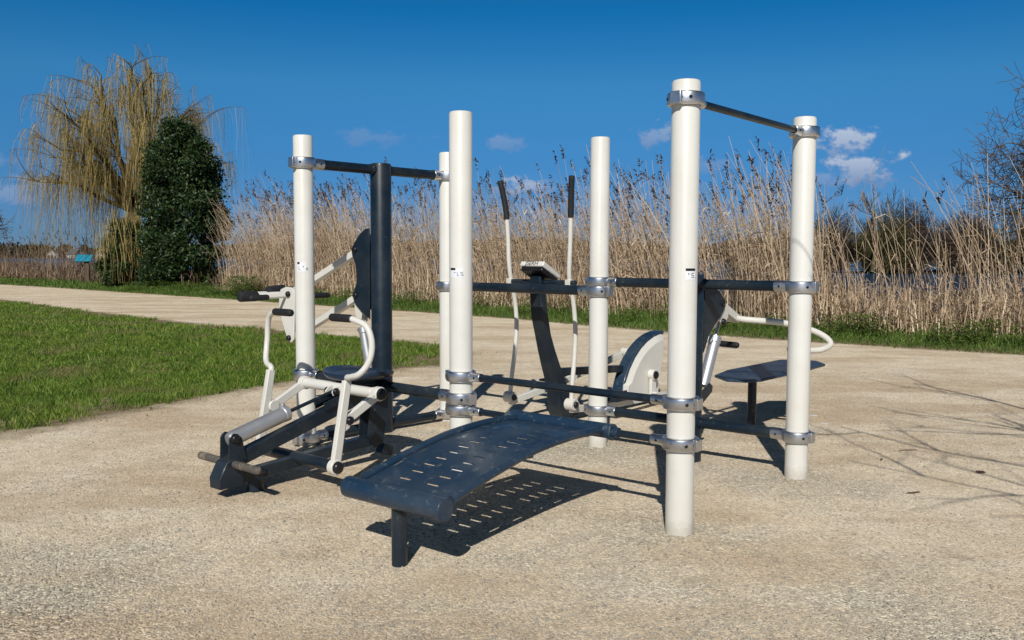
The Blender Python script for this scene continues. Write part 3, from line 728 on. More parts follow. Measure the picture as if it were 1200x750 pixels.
    # beam and wheel guard
    MB().beam((.44, 0, .385), (1.30, 0, .33), .07, .055).build('spine', 'dark', t, bevel=.005)
    MB().beam((.50, 0, .06), (1.30, 0, .06), .09, .05).build('floor_beam', 'dark', t, bevel=.005)
    arc = []
    for k in range(15):
        a = math.radians(176 - k*86/14); arc.append((1.86+.66*math.cos(a), -.01+.62*math.sin(a)))
    outline = arc + [(1.84, .45), (1.76, .05), (1.22, .05)]
    core = MB().prism(outline, -.075, .028).build('wheel_guard', 'board', t, bevel=.006, label='navy curved wheel guard')
    ins = [(1.27, .085), (1.275, .20)] + [(1.86+.590*math.cos(math.radians(a)), -.01+.550*math.sin(math.radians(a))) for a in (155, 145, 135, 125, 115, 105, 97)] + [(1.815, .52), (1.80, .42), (1.73, .085)]
    out = [(1.225, .055), (1.235, .21)] + [(1.86+.64*math.cos(math.radians(a)), -.01+.60*math.sin(math.radians(a))) for a in (157, 146, 135, 125, 115, 105, 96)] + [(1.85, .58), (1.84, .43), (1.765, .055)]
    for sg in (-1, 1):
        n = len(out); y0, y1 = (-.0765, -.104) if sg < 0 else (.0295, .052)
        vs = [(x, y0, z) for x, z in out] + [(x, y1, z) for x, z in ins]
        MB().add(vs, [tuple(range(n)), tuple(range(2*n-1, n-1, -1))] + [(i, i+n, (i+1) % n+n, (i+1) % n) for i in range(n)]).build('side_cover', 'white', t, bevel=.002, sharp=25)
elliptical()

# ---------------------------------------------------------------- press machine with its flat bench
def press():
    O = (PT['C']+PT['B'])/2
    t = thing('press_machine', 'dark post machine with forked white press levers and silver cylinder behind nearest post', 'exercise machine', O, math.atan2(U.y, U.x))
    RG = .073
    MB().lathe([(RG, -.15), (RG, 1.128), (RG-.004, 1.138), (RG-.012, 1.14), (.001, 1.141)], (0, 0, 0), 44).build('post', 'dark', t)
    for z in (1.082, .238): MB().cyl((0, -RG-.02, z), (0, RG+.02, z), .035, 24).build('bar_collar', 'dark', t, bevel=.002)
    pl = [(.068, 1.07), (.20, 1.06), (.28, 1.02), (.335, .975), (.345, .935), (.29, .88), (.20, .82), (.13, .76), (.068, .66)]
    for sg in (-1, 1): MB().prism(pl, sg*.048-.004, sg*.048+.004).build('pivot_plate', 'dark', t, bevel=.002)
    m = MB().beam((.28, 0, .975), (.60, 0, .835), .055, .052); m.build('lever_arm', 'white', t, bevel=.005)
    for sg in (-1, 1):
        l = MB().tube([(.56, sg*.010, .850), (.60, sg*.045, .838), (.68, sg*.14, .828), (.82, sg*.235, .810), (.96, sg*.34, .768), (1.02, sg*.41, .730), (1.045, sg*.452, .690), (1.045, sg*.455, .662), (1.035, sg*.42, .636), (1.02, sg*.36, .622), (1.01, sg*.20, .616)], .0205, 18, curve=5).build('press_lever', 'white', t)
        MB().pill((1.01, sg*.33, .6255), (1.005, sg*.18, .621), .0215, 18, .4).build('grip', 'rubber', l)
    for sg in (-1, 1):
        MB().prism([(.36, .945), (.43, .915), (.42, .86), (.365, .815), (.325, .815), (.31, .86)], sg*.028-.004, sg*.028+.004).build('rod_bracket', 'white', t, bevel=.002)
    k = Caps()
    for sg in (-1, 1): knob(k, (.345, sg*.033, .835), (0, sg, 0), .022, .02); knob(k, (.305, sg*.052, .955), (0, sg, 0), .022, .014)
    k.build('bolt_cap', 'black', t)
    a = Vector((.165, 0, .44)); b = Vector((.315, 0, .74)); d = (b-a).normalized()
    c = MB().tube([a, b-d*.045, b-d*.04, b], [.035, .035, .039, .039], 28).build('resistance_cylinder', 'silver', t, bevel=.002)
    MB().cyl(b-d*.01, b+d*.10, .009, 14).build('piston_rod', 'silver', c)
    MB().cyl(b-d*.03+Vector((-.03, 0, 0)), b-d*.03+Vector((-.06, 0, .01)), .013, 14).build('adjuster', 'silver', c, bevel=.002)
    for sg in (-1, 1): MB().prism([(.06, .34), (.19, .405), (.20, .44), (.16, .465), (.06, .42)], sg*.045-.004, sg*.045+.004).build('cylinder_bracket', 'dark', t, bevel=.002)
    t2 = thing('flat_bench', 'low flat dark bench board with clipped corners on one round leg', 'bench', O+U*1.10+V_*.115, math.atan2(U.y, U.x))
    poly = [(-.40, -.145), (-.28, -.20), (.45, -.21), (.86, -.19), (1.02, -.06), (1.02, .06), (.90, .195), (.02, .205), (-.30, .14), (-.44, -.02)]
    MB().slab(poly, .405, .424).build('seat', 'board', t2, bevel=.004)
    MB().cyl((0, 0, -.1), (0, 0, .404), .031, 28).build('leg', 'dark', t2)
    MB().slab([(-.12, -.09), (.12, -.09), (.12, .09), (-.12, .09)], .392, .4045).build('mounting_plate', 'dark', t2, bevel=.002)
    MB().lathe([(.075, -.02), (.075, .006), (.001, .007)], (0, 0, 0), 28).build('foot_disc', 'dark', t2)
press()

# ---------------------------------------------------------------- grass
def scatter_in(n, x0, x1, y0, y1): return np.column_stack([RNG.uniform(x0, x1, n), RNG.uniform(y0, y1, n)])
def vnoise(P, s, seed=0):
    """cheap smooth value noise 0..1"""
    r = np.random.default_rng(seed); G = r.random((64, 64))
    q = P*s; i = np.floor(q).astype(int); f = q-i; f = f*f*(3-2*f)
    g = lambda a, b: G[(i[:, 0]+a) % 64, (i[:, 1]+b) % 64]
    return (g(0, 0)*(1-f[:, 0])+g(1, 0)*f[:, 0])*(1-f[:, 1])+(g(0, 1)*(1-f[:, 0])+g(1, 1)*f[:, 0])*f[:, 1]
def blades(P, hmin, hmax, wid, lean=.6):
    n = len(P); z = ground_z(P)
    B = np.column_stack([P, z-.004]); a = RNG.uniform(0, 2*PI, n); h = RNG.uniform(hmin, hmax, n)
    la = RNG.uniform(0, 2*PI, n); ll = h*RNG.uniform(.1, lean, n)
    tip = B + np.column_stack([np.cos(la)*ll, np.sin(la)*ll, h])
    mid = B + np.column_stack([np.cos(la)*ll*.3, np.sin(la)*ll*.3, h*.6])
    w = RNG.uniform(.6, 1.3, n)[:, None]*wid; W = np.column_stack([np.cos(a), np.sin(a), np.zeros(n)])*w
    return np.stack([B, mid, tip], 1), np.stack([W, W*.8, W*.12], 1)
def view_keep(P, margin=1.5):
    return (np.abs(P[:, 0]) < P[:, 1]*.60+margin) & (P[:, 1] > 1)
def grass():
    t = TB()
    for (x0, x1, y0, y1, n, w, h) in [(-8, 0, 5, 9.5, 250000, .0026, .044), (-11, 0, 9.5, 14.5, 170000, .0038, .048), (-19, -2, 14.5, 23, 110000, .007, .07), (-38, -9, 21, 44, 70000, .014, .08)]:
        P = scatter_in(n, x0, x1, y0, y1); P = P[inside(P, LAWN) & view_keep(P)]
        d, _ = seg_dist(P, LAWN, True)
        k = np.clip(d/.75, 0, 1)*1.25 + (vnoise(P, 2.3, 3)-.5)*1.7 + (vnoise(P, 7, 8)-.5)*.9 > RNG.uniform(0, .85, len(P))
        k |= (d > .5) & (vnoise(P, .9, 4) > .50) & (RNG.random(len(P)) < .6)
        P = P[k]; hv = .45+vnoise(P, 1.6, 5)*.7+vnoise(P, 6, 9)*.6
        Pb, Wb = blades(P, h*.35, h, w, 1.1)
        Pb[:, 1:, 2] = Pb[:, :1, 2] + (Pb[:, 1:, 2]-Pb[:, :1, 2])*hv[:, None]
        t.strips(Pb, Wb)
    # little broad-leaved tufts standing above the sward
    P = scatter_in(900, -8, -.5, 5, 15); P = P[inside(P, LAWN) & view_keep(P)]; P = np.repeat(P, 14, 0)+RNG.normal(0, .035, (len(P)*14, 2))
    Pb, Wb = blades(P, .05, .11, .005, 1.4); t.strips(Pb, Wb)
    # loose wisps creeping on to the gravel
    P = scatter_in(60000, -9, 1, 5, 22); dl, _ = seg_dist(P, LAWN, True); P = P[(dl < .5) & ~inside(P, LAWN) & (RNG.random(len(P)) < .35*np.exp(-dl*5))]
    Pb, Wb = blades(P, .01, .035, .004, 1.2); t.strips(Pb, Wb)
    o = t.build('grass', ['grass'])
    tag(o, 'patchy green lawn on the left with bare brown spots', 'grass', kind='stuff')
    t = TB()
    for (x0, x1, n, w, h) in [(2.5, 12, 150000, .006, .15), (-6, 2.5, 110000, .008, .15), (-16, -6, 80000, .012, .14), (-34, -16, 50000, .02, .15)]:
        y = RNG.uniform(-12, 62, n*3); P = np.column_stack([RNG.uniform(x0, x1, n*3), y]); d = edge_d(P); P = P[(d > -.15) & (d < 3.1) & view_keep(P, 2.5)]; d = edge_d(P)
        if len(P) > n: P = P[RNG.choice(len(P), n, False)]; d = edge_d(P)
        nz = vnoise(P, 1.8, 21)*.6+vnoise(P, 5, 22)*.4
        k = (d/.35+.2 > RNG.random(len(P))) & (nz > .18); P, d, nz = P[k], d[k], nz[k]
        hv = .25+.9*np.clip(d/1.4, 0, 1)*(.5+nz)+.25*nz
        Pb, Wb = blades(P, h*.45, h, w, .9); Pb[:, 1:, 2] = Pb[:, :1, 2] + (Pb[:, 1:, 2]-Pb[:, :1, 2])*hv[:, None]
        t.strips(Pb, Wb)
    # nettle-like leafy clumps in the verge
    for _ in range(170):
        x = RNG.uniform(-14, 9); yy = np.interp(x, EDGE[:, 0], EDGE[:, 1]); c = np.array([x, yy]) + np.array([.62, .78])*RNG.uniform(.5, 2.2)
        if _ < 26: c = np.array([-8.1, 26.9])+RNG.normal(0, .35, 2)
        n = 110; P = c + RNG.normal(0, .14, (n, 2)); z = ground_z(P)+RNG.uniform(.02, .34 if _ >= 26 else .62, n)
        C_ = np.column_stack([P, z]); a = RNG.uniform(0, 2*PI, n); u = np.column_stack([np.cos(a), np.sin(a), RNG.uniform(-.5, .3, n)])*.035; v = np.column_stack([-np.sin(a), np.cos(a), RNG.uniform(-.3, .3, n)])*.016
        t.strips(np.stack([C_-u, C_, C_+u], 1), np.stack([v*.3, v, v*.1], 1))
    o = t.build('grass', ['verge'])
    tag(o, 'rough green grass verge between the gravel path and the reeds', 'grass', kind='stuff')
grass()

# ---------------------------------------------------------------- reeds
def edge_points(n, s0, s1, d0, d1):
    """points on a band beyond the edge, s = x position along it"""
    L = np.hypot(*np.diff(EDGE, axis=0).T); cum = np.concatenate([[0], np.cumsum(L)])
    a = np.interp(s0, EDGE[:, 0], cum); b = np.interp(s1, EDGE[:, 0], cum)
    s = RNG.uniform(a, b, n); x = np.interp(s, cum, EDGE[:, 0]); y = np.interp(s, cum, EDGE[:, 1])
    P = np.column_stack([x, y]); e = .05
    x2 = np.interp(s+e, cum, EDGE[:, 0]); y2 = np.interp(s+e, cum, EDGE[:, 1]); T = np.column_stack([x2-x, y2-y]); T /= np.linalg.norm(T, axis=1, keepdims=True)+1e-9
    Nn = np.column_stack([-T[:, 1], T[:, 0]]); return P + Nn*RNG.uniform(d0, d1, n)[:, None]
def reeds(name, label, s0, s1, d0, d1, n, hmu, hsd, lean, nl, plume, litter, mats, r=.0048, hfun=None, lithi=1.5, cut=lambda P: P[:, 1] > -99):
    t = TB(); P = edge_points(n, s0, s1, d0, d1); clump = vnoise(P, .8, 31)*.6+vnoise(P, 2.2, 32)*.4
    keep = (clump > RNG.uniform(.12, .70, len(P))) & cut(P); P = P[keep]; n = len(P)
    z = ground_z(P); H = np.clip(RNG.normal(hmu, hsd, n), .9, hmu+2.2*hsd)*(.88+.24*vnoise(P, .35, 33))
    if hfun is not None: H *= hfun(P)
    az = RNG.normal(PI, .65, n); ln = np.abs(RNG.normal(lean, lean*.7, n)) ; wild = RNG.random(n) < .14; ln[wild] *= 3.0; az[wild] = RNG.uniform(0, 2*PI, wild.sum()); ln = np.minimum(ln, .62)
    k = 6; tt = np.linspace(0, 1, k)[None, :]
    off = (ln*H)[:, None]*(tt**1.7)
    Z = z[:, None]-.05 + H[:, None]*tt*np.sqrt(np.clip(1-(ln[:, None]*tt)**2*.5, .2, 1))
    C_ = np.stack([P[:, :1]+np.cos(az)[:, None]*off, P[:, 1:]+np.sin(az)[:, None]*off, Z], -1)
    R_ = (r*RNG.uniform(.7, 1.25, n))[:, None]*(1.05-.62*tt)
    t.tubes(C_, R_, 0)
    # leaves: dry blades leaving the stem and drooping
    for q in range(nl):
        has = RNG.random(n) < .9*np.clip(2.3/H, .3, 1); c = C_[has]; m = len(c); u = RNG.uniform(.12, .88, m)*(k-1); i = np.minimum(u.astype(int), k-2); f = (u-i)[:, None]
        b = c[np.arange(m), i]*(1-f)+c[np.arange(m), i+1]*f
        a = RNG.uniform(0, 2*PI, m); Lf = RNG.uniform(.16, .46, m); up = RNG.uniform(-.1, .8, m)
        d1_ = np.column_stack([np.cos(a), np.sin(a), up]); d1_ /= np.linalg.norm(d1_, axis=1, keepdims=True)
        p1 = b+d1_*(Lf*.5)[:, None]; p2 = p1 + np.column_stack([np.cos(a)*.75, np.sin(a)*.75, up*.2-RNG.uniform(.2, 1.0, m)])*(Lf*.5)[:, None]
        W = np.column_stack([-np.sin(a), np.cos(a), RNG.uniform(-.6, .6, m)])*(.0065*RNG.uniform(.5, 1.3, m)*(r/.0048))[:, None]
        t.strips(np.stack([b, p1, p2], 1), np.stack([W, W*.9, W*.15], 1), 0)
    # seed heads
    pl = RNG.random(n) < plume*np.clip((H/hmu-.75)*2.2, 0, 1); c = C_[pl]; m = len(c)
    if m:
        tip = c[:, -1]; tp = tip-c[:, -2]; tp /= np.linalg.norm(tp, axis=1, keepdims=True); sz = RNG.uniform(.8, 1.5, m)
        wa = RNG.normal(PI, .7, m)
        for q in range(15):
            s = RNG.uniform(-.16, .05, m)*sz; b = tip+tp*s[:, None]
            a = wa+RNG.normal(0, .9, m); Lf = RNG.uniform(.05, .13, m)*sz
            dv = np.column_stack([np.cos(a)*.55, np.sin(a)*.55, RNG.uniform(-.3, .9, m)])*Lf[:, None]
            W = np.column_stack([-np.sin(a)*.6, np.cos(a)*.6, RNG.uniform(-.7, .7, m)])*(.0095*sz*(r/.0048))[:, None]
            t.strips(np.stack([b, b+dv*.55, b+dv+np.array([0, 0, -.02])], 1), np.stack([W*.5, W, W*.2], 1), 1)
    # broken stems and fallen leaves filling the foot of the bed
    P = edge_points(litter, s0, s1, d0-.35, d1); P = P[(vnoise(P, 1.1, 35)*.5+vnoise(P, 3.1, 36)*.5 > RNG.uniform(.05, .5, len(P))) & cut(P)]; m = len(P); z = ground_z(P)
    a = RNG.uniform(0, 2*PI, m); ti = np.abs(RNG.normal(.25, .55, m)); Lf = RNG.uniform(.25, lithi, m)*(.6+.8*vnoise(P, .9, 37))
    front = (RNG.random(m)*0); h0 = RNG.uniform(0, .55, m)*(RNG.random(m) < .5)
    b = np.column_stack([P, z+h0]); d = np.column_stack([np.cos(a)*np.sin(ti), np.sin(a)*np.sin(ti), np.cos(ti)])
    mid = b+d*(Lf*.5)[:, None]; bend = RNG.random(m) < .5
    e = mid + np.where(bend[:, None], np.column_stack([np.cos(a), np.sin(a), RNG.uniform(-1.0, .2, m)])*.7, d)*(Lf*.5)[:, None]
    W = np.column_stack([-np.sin(a), np.cos(a), RNG.uniform(-.4, .4, m)])*(.006*RNG.uniform(.5, 1.4, m)*(r/.0048))[:, None]
    t.strips(np.stack([b, mid, e], 1), np.stack([W, W*.9, W*.4], 1), 0)
    o = t.build(name, mats); tag(o, label, 'reeds', kind='stuff'); return o
def h_main(P):
    x = P[:, 0]; return np.interp(x, [-11.5, -9.5, -6.5, -3, 3.2, 5, 7, 10], [.80, 1.0, 1.0, 1.0, .96, .84, .74, .74])
left_of = lambda P: P[:, 0] < .355*P[:, 1]-.15
def thin(P):        # open windows towards the water in the middle of the bed
    w = vnoise(P, .42, 91)*.6+vnoise(P, 1.3, 92)*.4; x = P[:, 0]
    return left_of(P) & (w + np.interp(x, [-4, -1, 4], [.4, .04, .0]) > .36+.16*RNG.random(len(P)))
reeds('reed_bed', 'dense pale dry reeds along the water behind the equipment', -10.8, 4.3, 2.0, 5.6, 6200, 2.12, .46, .20, 5, .12, 30000, ['reed', 'plume'], .0060, h_main, .78, thin)
reeds('reed_bed', 'scattered tallest reeds with dark seed heads rising above the pale bed', -10.8, 4.3, 2.0, 5.0, 2700, 2.85, .44, .21, 3, .8, 100, ['reed', 'plume'], .0078, h_main, .5, left_of)
right_of = lambda P: P[:, 0] > .335*P[:, 1]-.15
reeds('reed_bed', 'low bleached broken reeds at the right beside the water', 2.2, 11.5, 1.9, 4.0, 520, 1.3, .4, .25, 4, .05, 17000, ['reed', 'plume'], .0060, None, .60, right_of)
reeds('reed_bed', 'sparse tall bare reed stems at the right in front of the far bushes', 3.0, 11.5, 1.9, 4.0, 330, 2.15, .42, .19, 1, .10, 100, ['reed', 'plume'], .0078, None, .5, right_of)
reeds('reed_bed', 'low brown reeds in the distance on the left beyond the path', -48, -13.0, 2.6, 7.0, 1700, 1.75, .45, .18, 4, .5, 11000, ['reedfar', 'plume'], .010, None, .9)

# ---------------------------------------------------------------- trees
class Tree:
    def __init__(s, seed): s.r = random.Random(seed); s.seg = []; s.tips = []
    def grow(s, p, d, L, rad, lev, maxlev, spread=.6, kids=(3, 5), up=.1, wig=.18, shrink=.62, nseg=5, rshrink=.55, bias=Vector((0, 0, 0))):
        p = Vector(p); d = Vector(d).normalized(); pts = [p.copy()]; rr = [rad]
        for i in range(nseg):
            d = (d + Vector((s.r.gauss(0, wig), s.r.gauss(0, wig), s.r.gauss(0, wig)+up)) + bias).normalized()
            p = p + d*L/nseg; pts.append(p.copy()); rr.append(rad*(1-(1-rshrink*.8)*(i+1)/nseg))
        s.seg.append((lev, pts, rr))
        if lev >= maxlev: s.tips.append((pts, d)); return
        n = s.r.randint(*kids)
        for k in range(n):
            u = .25+.75*(k+s.r.random())/n if lev else .45+.55*(k+s.r.random())/n
            f = u*nseg; i = min(int(f), nseg-1); q = pts[i].lerp(pts[i+1], f-i)
            ax = d.orthogonal().normalized(); ax.rotate(Matrix.Rotation(s.r.uniform(0, 2*PI), 3, d) if True else None)
            nd = (d*(1-spread*.6)+ax*spread*s.r.uniform(.6, 1.3)).normalized()
            s.grow(q, nd, L*shrink*s.r.uniform(.75, 1.2), rad*(1-(1-rshrink)*u)*s.r.uniform(.5, .7), lev+1, maxlev, spread, kids, up, wig, shrink, nseg, rshrink, bias)
        s.grow(pts[-1], d, L*shrink, rr[-1], lev+1, maxlev, spread, kids, up, wig, shrink, nseg, rshrink, bias)
    def emit(s, tb, levs, mi=0, rmin=.002, sides=4):
        by = {}
        for lev, pts, rr in s.seg:
            if lev in levs: by.setdefault(len(pts), []).append((pts, rr))
        for k, L in by.items():
            tb.tubes(np.array([[tuple(q) for q in p] for p, _ in L]), np.maximum(np.array([r for _, r in L]), rmin), mi, sides)
def willow():
    base = Vector((-15.9, 37.0, -.1))
    root = thing('willow_tree', 'large weeping willow with bare golden hanging twigs behind dark evergreen', 'willow tree', base)
    T = Tree(5); r = T.r
    tb = TB(); trunk = TB()
    top = Vector((.35, 0, 3.0))
    trunk.tubes(np.array([[(0, 0, 0), (.1, 0, 1.0), (.25, .05, 2.1), (.35, .0, 3.1)]]), np.array([[.42, .34, .30, .26]]), 0, 10)
    limbs = [(-4.2, 1.0, 3.6), (-4.6, -1.2, 1.6), (-2.6, 1.8, 5.4), (-1.2, -1.4, 6.1), (.8, 1.2, 6.3), (2.6, -.8, 5.0), (3.9, 1.0, 4.4), (4.6, -.6, 2.9), (1.6, 3.0, 5.0), (-1.6, -3.0, 4.0), (2.2, -3.0, 3.4), (-3.6, 2.6, 2.4), (3.8, 2.5, 2.6), (-3.2, -2.4, 3.2), (.2, -.5, 6.6), (-3.4, .2, 4.9), (-2.0, -.6, 5.9), (3.4, -.2, 3.9), (1.8, -1.2, 5.9), (-.5, 2.2, 5.6), (-4.4, .3, 2.7), (4.2, .8, 1.9), (-2.6, -1.0, 4.2), (2.9, 1.6, 5.0)]
    hang = []
    segs = []
    for lx, ly, lz in limbs:
        e = Vector((lx*(.80 if lx < 0 else .68), ly, lz*.95)); n = 8; pts = []
        for i in range(n+1):
            u = i/n; q = Vector((e.x*u, e.y*u, e.z*(1-(1-u)**1.45)-.5*max(0, u-.6)**1.0)); q += Vector((r.gauss(0, .10), r.gauss(0, .10), r.gauss(0, .08)))*(u > 0)
            pts.append(top+q)
        segs.append((pts, [.13*(1-u*.80/n*1)*1 for u in range(n+1)]))
        segs[-1] = (pts, [max(.014, .095*(1-i/n)**.8+.012) for i in range(n+1)])
        for j in range(20):
            f = r.uniform(.25, 1)*n; i = min(int(f), n-1); q = pts[i].lerp(pts[i+1], f-i)
            out = Vector((q.x-top.x, q.y-top.y, 0)); out = out.normalized() if out.length > .1 else Vector((1, 0, 0))
            dd = (out*r.uniform(.2, 1)+Vector((r.gauss(0, .6), r.gauss(0, .6), r.uniform(.2, 1.1)))).normalized(); L = r.uniform(.7, 1.8); sp = [q]
            v = dd.copy()
            for k in range(8):
                v = (v+Vector((r.gauss(0, .16), r.gauss(0, .16), -.05*k/2))).normalized(); sp.append(sp[-1]+v*L/8)
            segs.append((sp, [max(.006, .022*(1-k/9)) for k in range(9)]))
            lf = r.uniform(.35, 1.35)
            for m_ in range(r.choice((5, 8, 12, 18, 24, 32))):
                f2 = r.uniform(.2, 1)*8; i2 = min(int(f2), 7); hang.append((sp[i2].lerp(sp[i2+1], f2-i2), out*lf if out.length > 0 else out))
    tb.tubes(np.array([[tuple(q) for q in p] for p, _ in segs]), np.array([x for _, x in segs]), 0, 5)
    trunk.build('trunk', ['willowbark'], root); tb.build('limbs', ['willowbark'], root)
    H = np.array([tuple(h) for h, _ in hang]); O = np.array([tuple(o) for _, o in hang]); n = len(H); LF = np.linalg.norm(O, axis=1); O = O/LF[:, None]
    cr = TB(); k = 9; tt = np.linspace(0, 1, k)[None, :]
    Lh = (RNG.gamma(3.2, .45, n)*LF).clip(.3, 4.6)
    floor = .9+.9*RNG.random(n); Lh = np.minimum(Lh, np.maximum(H[:, 2]-floor, .4))
    long = np.hypot(H[:, 0]-.3, H[:, 1]) > 2.4; Lh[long] = np.minimum(Lh[long]*1.7, np.maximum(H[long, 2]-floor[long], .4))
    sw = RNG.normal(0, .10, (n, 2)) + np.array([-.03, 0]); outk = RNG.uniform(.05, .35, n)
    X = H[:, None, :] + np.stack([O[:, :1]*outk[:, None]*np.sqrt(tt)+sw[:, :1]*tt*Lh[:, None], O[:, 1:2]*outk[:, None]*np.sqrt(tt)+sw[:, 1:]*tt*Lh[:, None], -Lh[:, None]*tt+.18*np.sin(tt*PI)*outk[:, None]], -1)
    X[..., 0] += .02*np.sin(tt*9+RNG.uniform(0, 6, n)[:, None]); 
    a = RNG.uniform(0, 2*PI, n); W = np.stack([np.cos(a), np.sin(a), np.zeros(n)], -1)[:, None, :]*(.0062*(1.1-.7*tt))[..., None]
    cr.strips(X, np.broadcast_to(W, X.shape))
    # catkins and young leaves along the twigs
    for q in range(7):
        u = RNG.uniform(.1, 1, n)*(k-1); i = np.minimum(u.astype(int), k-2); f = (u-i)[:, None]; b = X[np.arange(n), i]*(1-f)+X[np.arange(n), i+1]*f
        a = RNG.uniform(0, 2*PI, n); dv = np.column_stack([np.cos(a), np.sin(a), RNG.uniform(-1.4, .2, n)])*.035; Wd = np.column_stack([-np.sin(a), np.cos(a), np.zeros(n)])*.008
        cr.tris(b-Wd, b+Wd, b+dv)
    cr.build('crown', ['willow'], root)
willow()
def leafy(name, label, cat, base, prof, nl, size, mat, seed, lobes=46, holes=.3, stuffmat='bark'):
    """shrub or tree of separate leaves gathered in uneven clumps; prof = [(z, radius)]"""
    root = thing(name, label, cat, base); g = np.random.default_rng(seed)
    zs, rs = zip(*prof); hz = zs[-1]
    tr = TB(); T = Tree(seed)
    for k in range(5):
        a = T.r.uniform(0, 2*PI); T.grow((.15*math.cos(a), .15*math.sin(a), -.1), (.25*math.cos(a), .25*math.sin(a), 1), hz*.55, .07, 0, 2, .5, (3, 4), .12, .12)
    T.emit(tr, (0,), 0, .004, 6); tr.build('trunk', [stuffmat], root)
    tb = TB()
    # clump centres in the volume, most near the surface
    cz = g.uniform(zs[0], hz, lobes); ca = g.uniform(0, 2*PI, lobes); cr = np.interp(cz, zs, rs)*np.sqrt(g.uniform(.25, 1.0, lobes)); C_ = np.column_stack([cr*np.cos(ca), cr*np.sin(ca), cz]); sr = g.uniform(.55, 1.25, lobes)*.17*max(rs)*2
    w = sr**2; w /= w.sum(); idx = g.choice(lobes, nl, p=w)
    v = g.normal(size=(nl, 3)); v /= np.linalg.norm(v, axis=1, keepdims=True); rad = g.uniform(.35, 1.0, nl)**.5*(1+.25*g.normal(size=nl)).clip(.4, 1.6)
    Pc = C_[idx] + v*(sr[idx]*rad)[:, None]*np.array([1, 1, .8])
    Pc = Pc[Pc[:, 2] > .02]; n = len(Pc)
    # each leaf droops outwards
    u = g.normal(size=(n, 3)); u[:, 2] -= .35; u /= np.linalg.norm(u, axis=1, keepdims=True); s = np.cross(u, g.normal(size=(n, 3))); s /= np.linalg.norm(s, axis=1, keepdims=True)
    L = (size*g.uniform(.6, 1.4, n))[:, None]
    tb.strips(np.stack([Pc-u*L*.5, Pc, Pc+u*L*.5], 1), np.stack([s*L*.08, s*L*.24, s*L*.04], 1))
    tb.build('crown', [mat], root); return root
leafy('evergreen_tree', 'dense dark green conical evergreen in front of the willow', 'evergreen tree', (-12.0, 33.0, 0),
      [(.1, 1.05), (1.0, 1.38), (2.2, 1.5), (3.4, 1.35), (4.6, 1.0), (5.4, .6), (5.9, .2)], 62000, .11, 'evergreen', 3, 110)
sh = leafy('dark_shrub', 'dark shrub draped with golden willow twigs left of the tall evergreen', 'shrub', (-14.35, 33.6, 0), [(.1, .85), (.9, .9), (1.7, .75), (2.3, .4)], 20000, .09, 'evergreen', 8, 50)
def drape():
    n = 520; a = RNG.uniform(0, 2*PI, n); r = 1.15*np.sqrt(RNG.random(n)); x = r*np.cos(a); y = r*np.sin(a); zt = RNG.uniform(1.5, 3.4, n)*(1-.25*(r/1.15)**2); L = np.minimum(RNG.uniform(.5, 2.2, n), zt-.2)
    k = 6; tt = np.linspace(0, 1, k)[None]; sw = RNG.normal(0, .06, (n, 2))
    X = np.stack([x[:, None]+sw[:, :1]*tt*L[:, None]+.03*np.sin(tt*7+a[:, None]), y[:, None]+sw[:, 1:]*tt*L[:, None], zt[:, None]-L[:, None]*tt], -1)
    b = RNG.uniform(0, PI, n); W = np.stack([np.cos(b), np.sin(b), 0*b], -1)[:, None]*(.008*(1.1-.6*tt))[..., None]
    t = TB(); t.strips(X, np.broadcast_to(W, X.shape)); t.build('hanging_twigs', ['willow'], sh)
drape()
def bare_tree(name, label, cat, base, L, rad, seed, maxlev, mat, spread=.6, kids=(3, 5), up=.08, wig=.16, d0=(0, 0, 1), rmin=.004, bias=(0, 0, 0), shrink=.62, group=None):
    root = thing(name, label, cat, base, group=group); T = Tree(seed); T.grow((0, 0, -.1), d0, L, rad, 0, maxlev, spread, kids, up, wig, shrink, 5, .6, Vector(bias))
    a = TB(); T.emit(a, (0,), 0, rmin, 8); a.build('trunk', [mat], root)
    b = TB(); T.emit(b, tuple(range(1, maxlev+1)), 0, rmin, 3); b.build('crown', [mat], root); return root
bare_tree('bare_tree', 'leafless dark tree reaching in at the right edge above the reeds', 'tree', (14.4, 20.6, -.2), 3.2, .16, 21, 5, 'bark', .72, (4, 5), .03, .17, (-.12, 0, 1), .006)
bare_tree('bare_tree', 'faint leafless tree at the far left edge', 'tree', (-35.5, 58.0, -.2), 2.6, .12, 14, 4, 'bark', .7, (4, 6), .05, .17, (.1, 0, 1), .012)
bare_tree('bare_tree', 'tall leafless tree rising above the brown scrub across the inlet', 'tree', (37.3, 93, -.2), 4.3, .20, 31, 4, 'scrub2', .42, (3, 4), .10, .14, (0, 0, 1), .018)
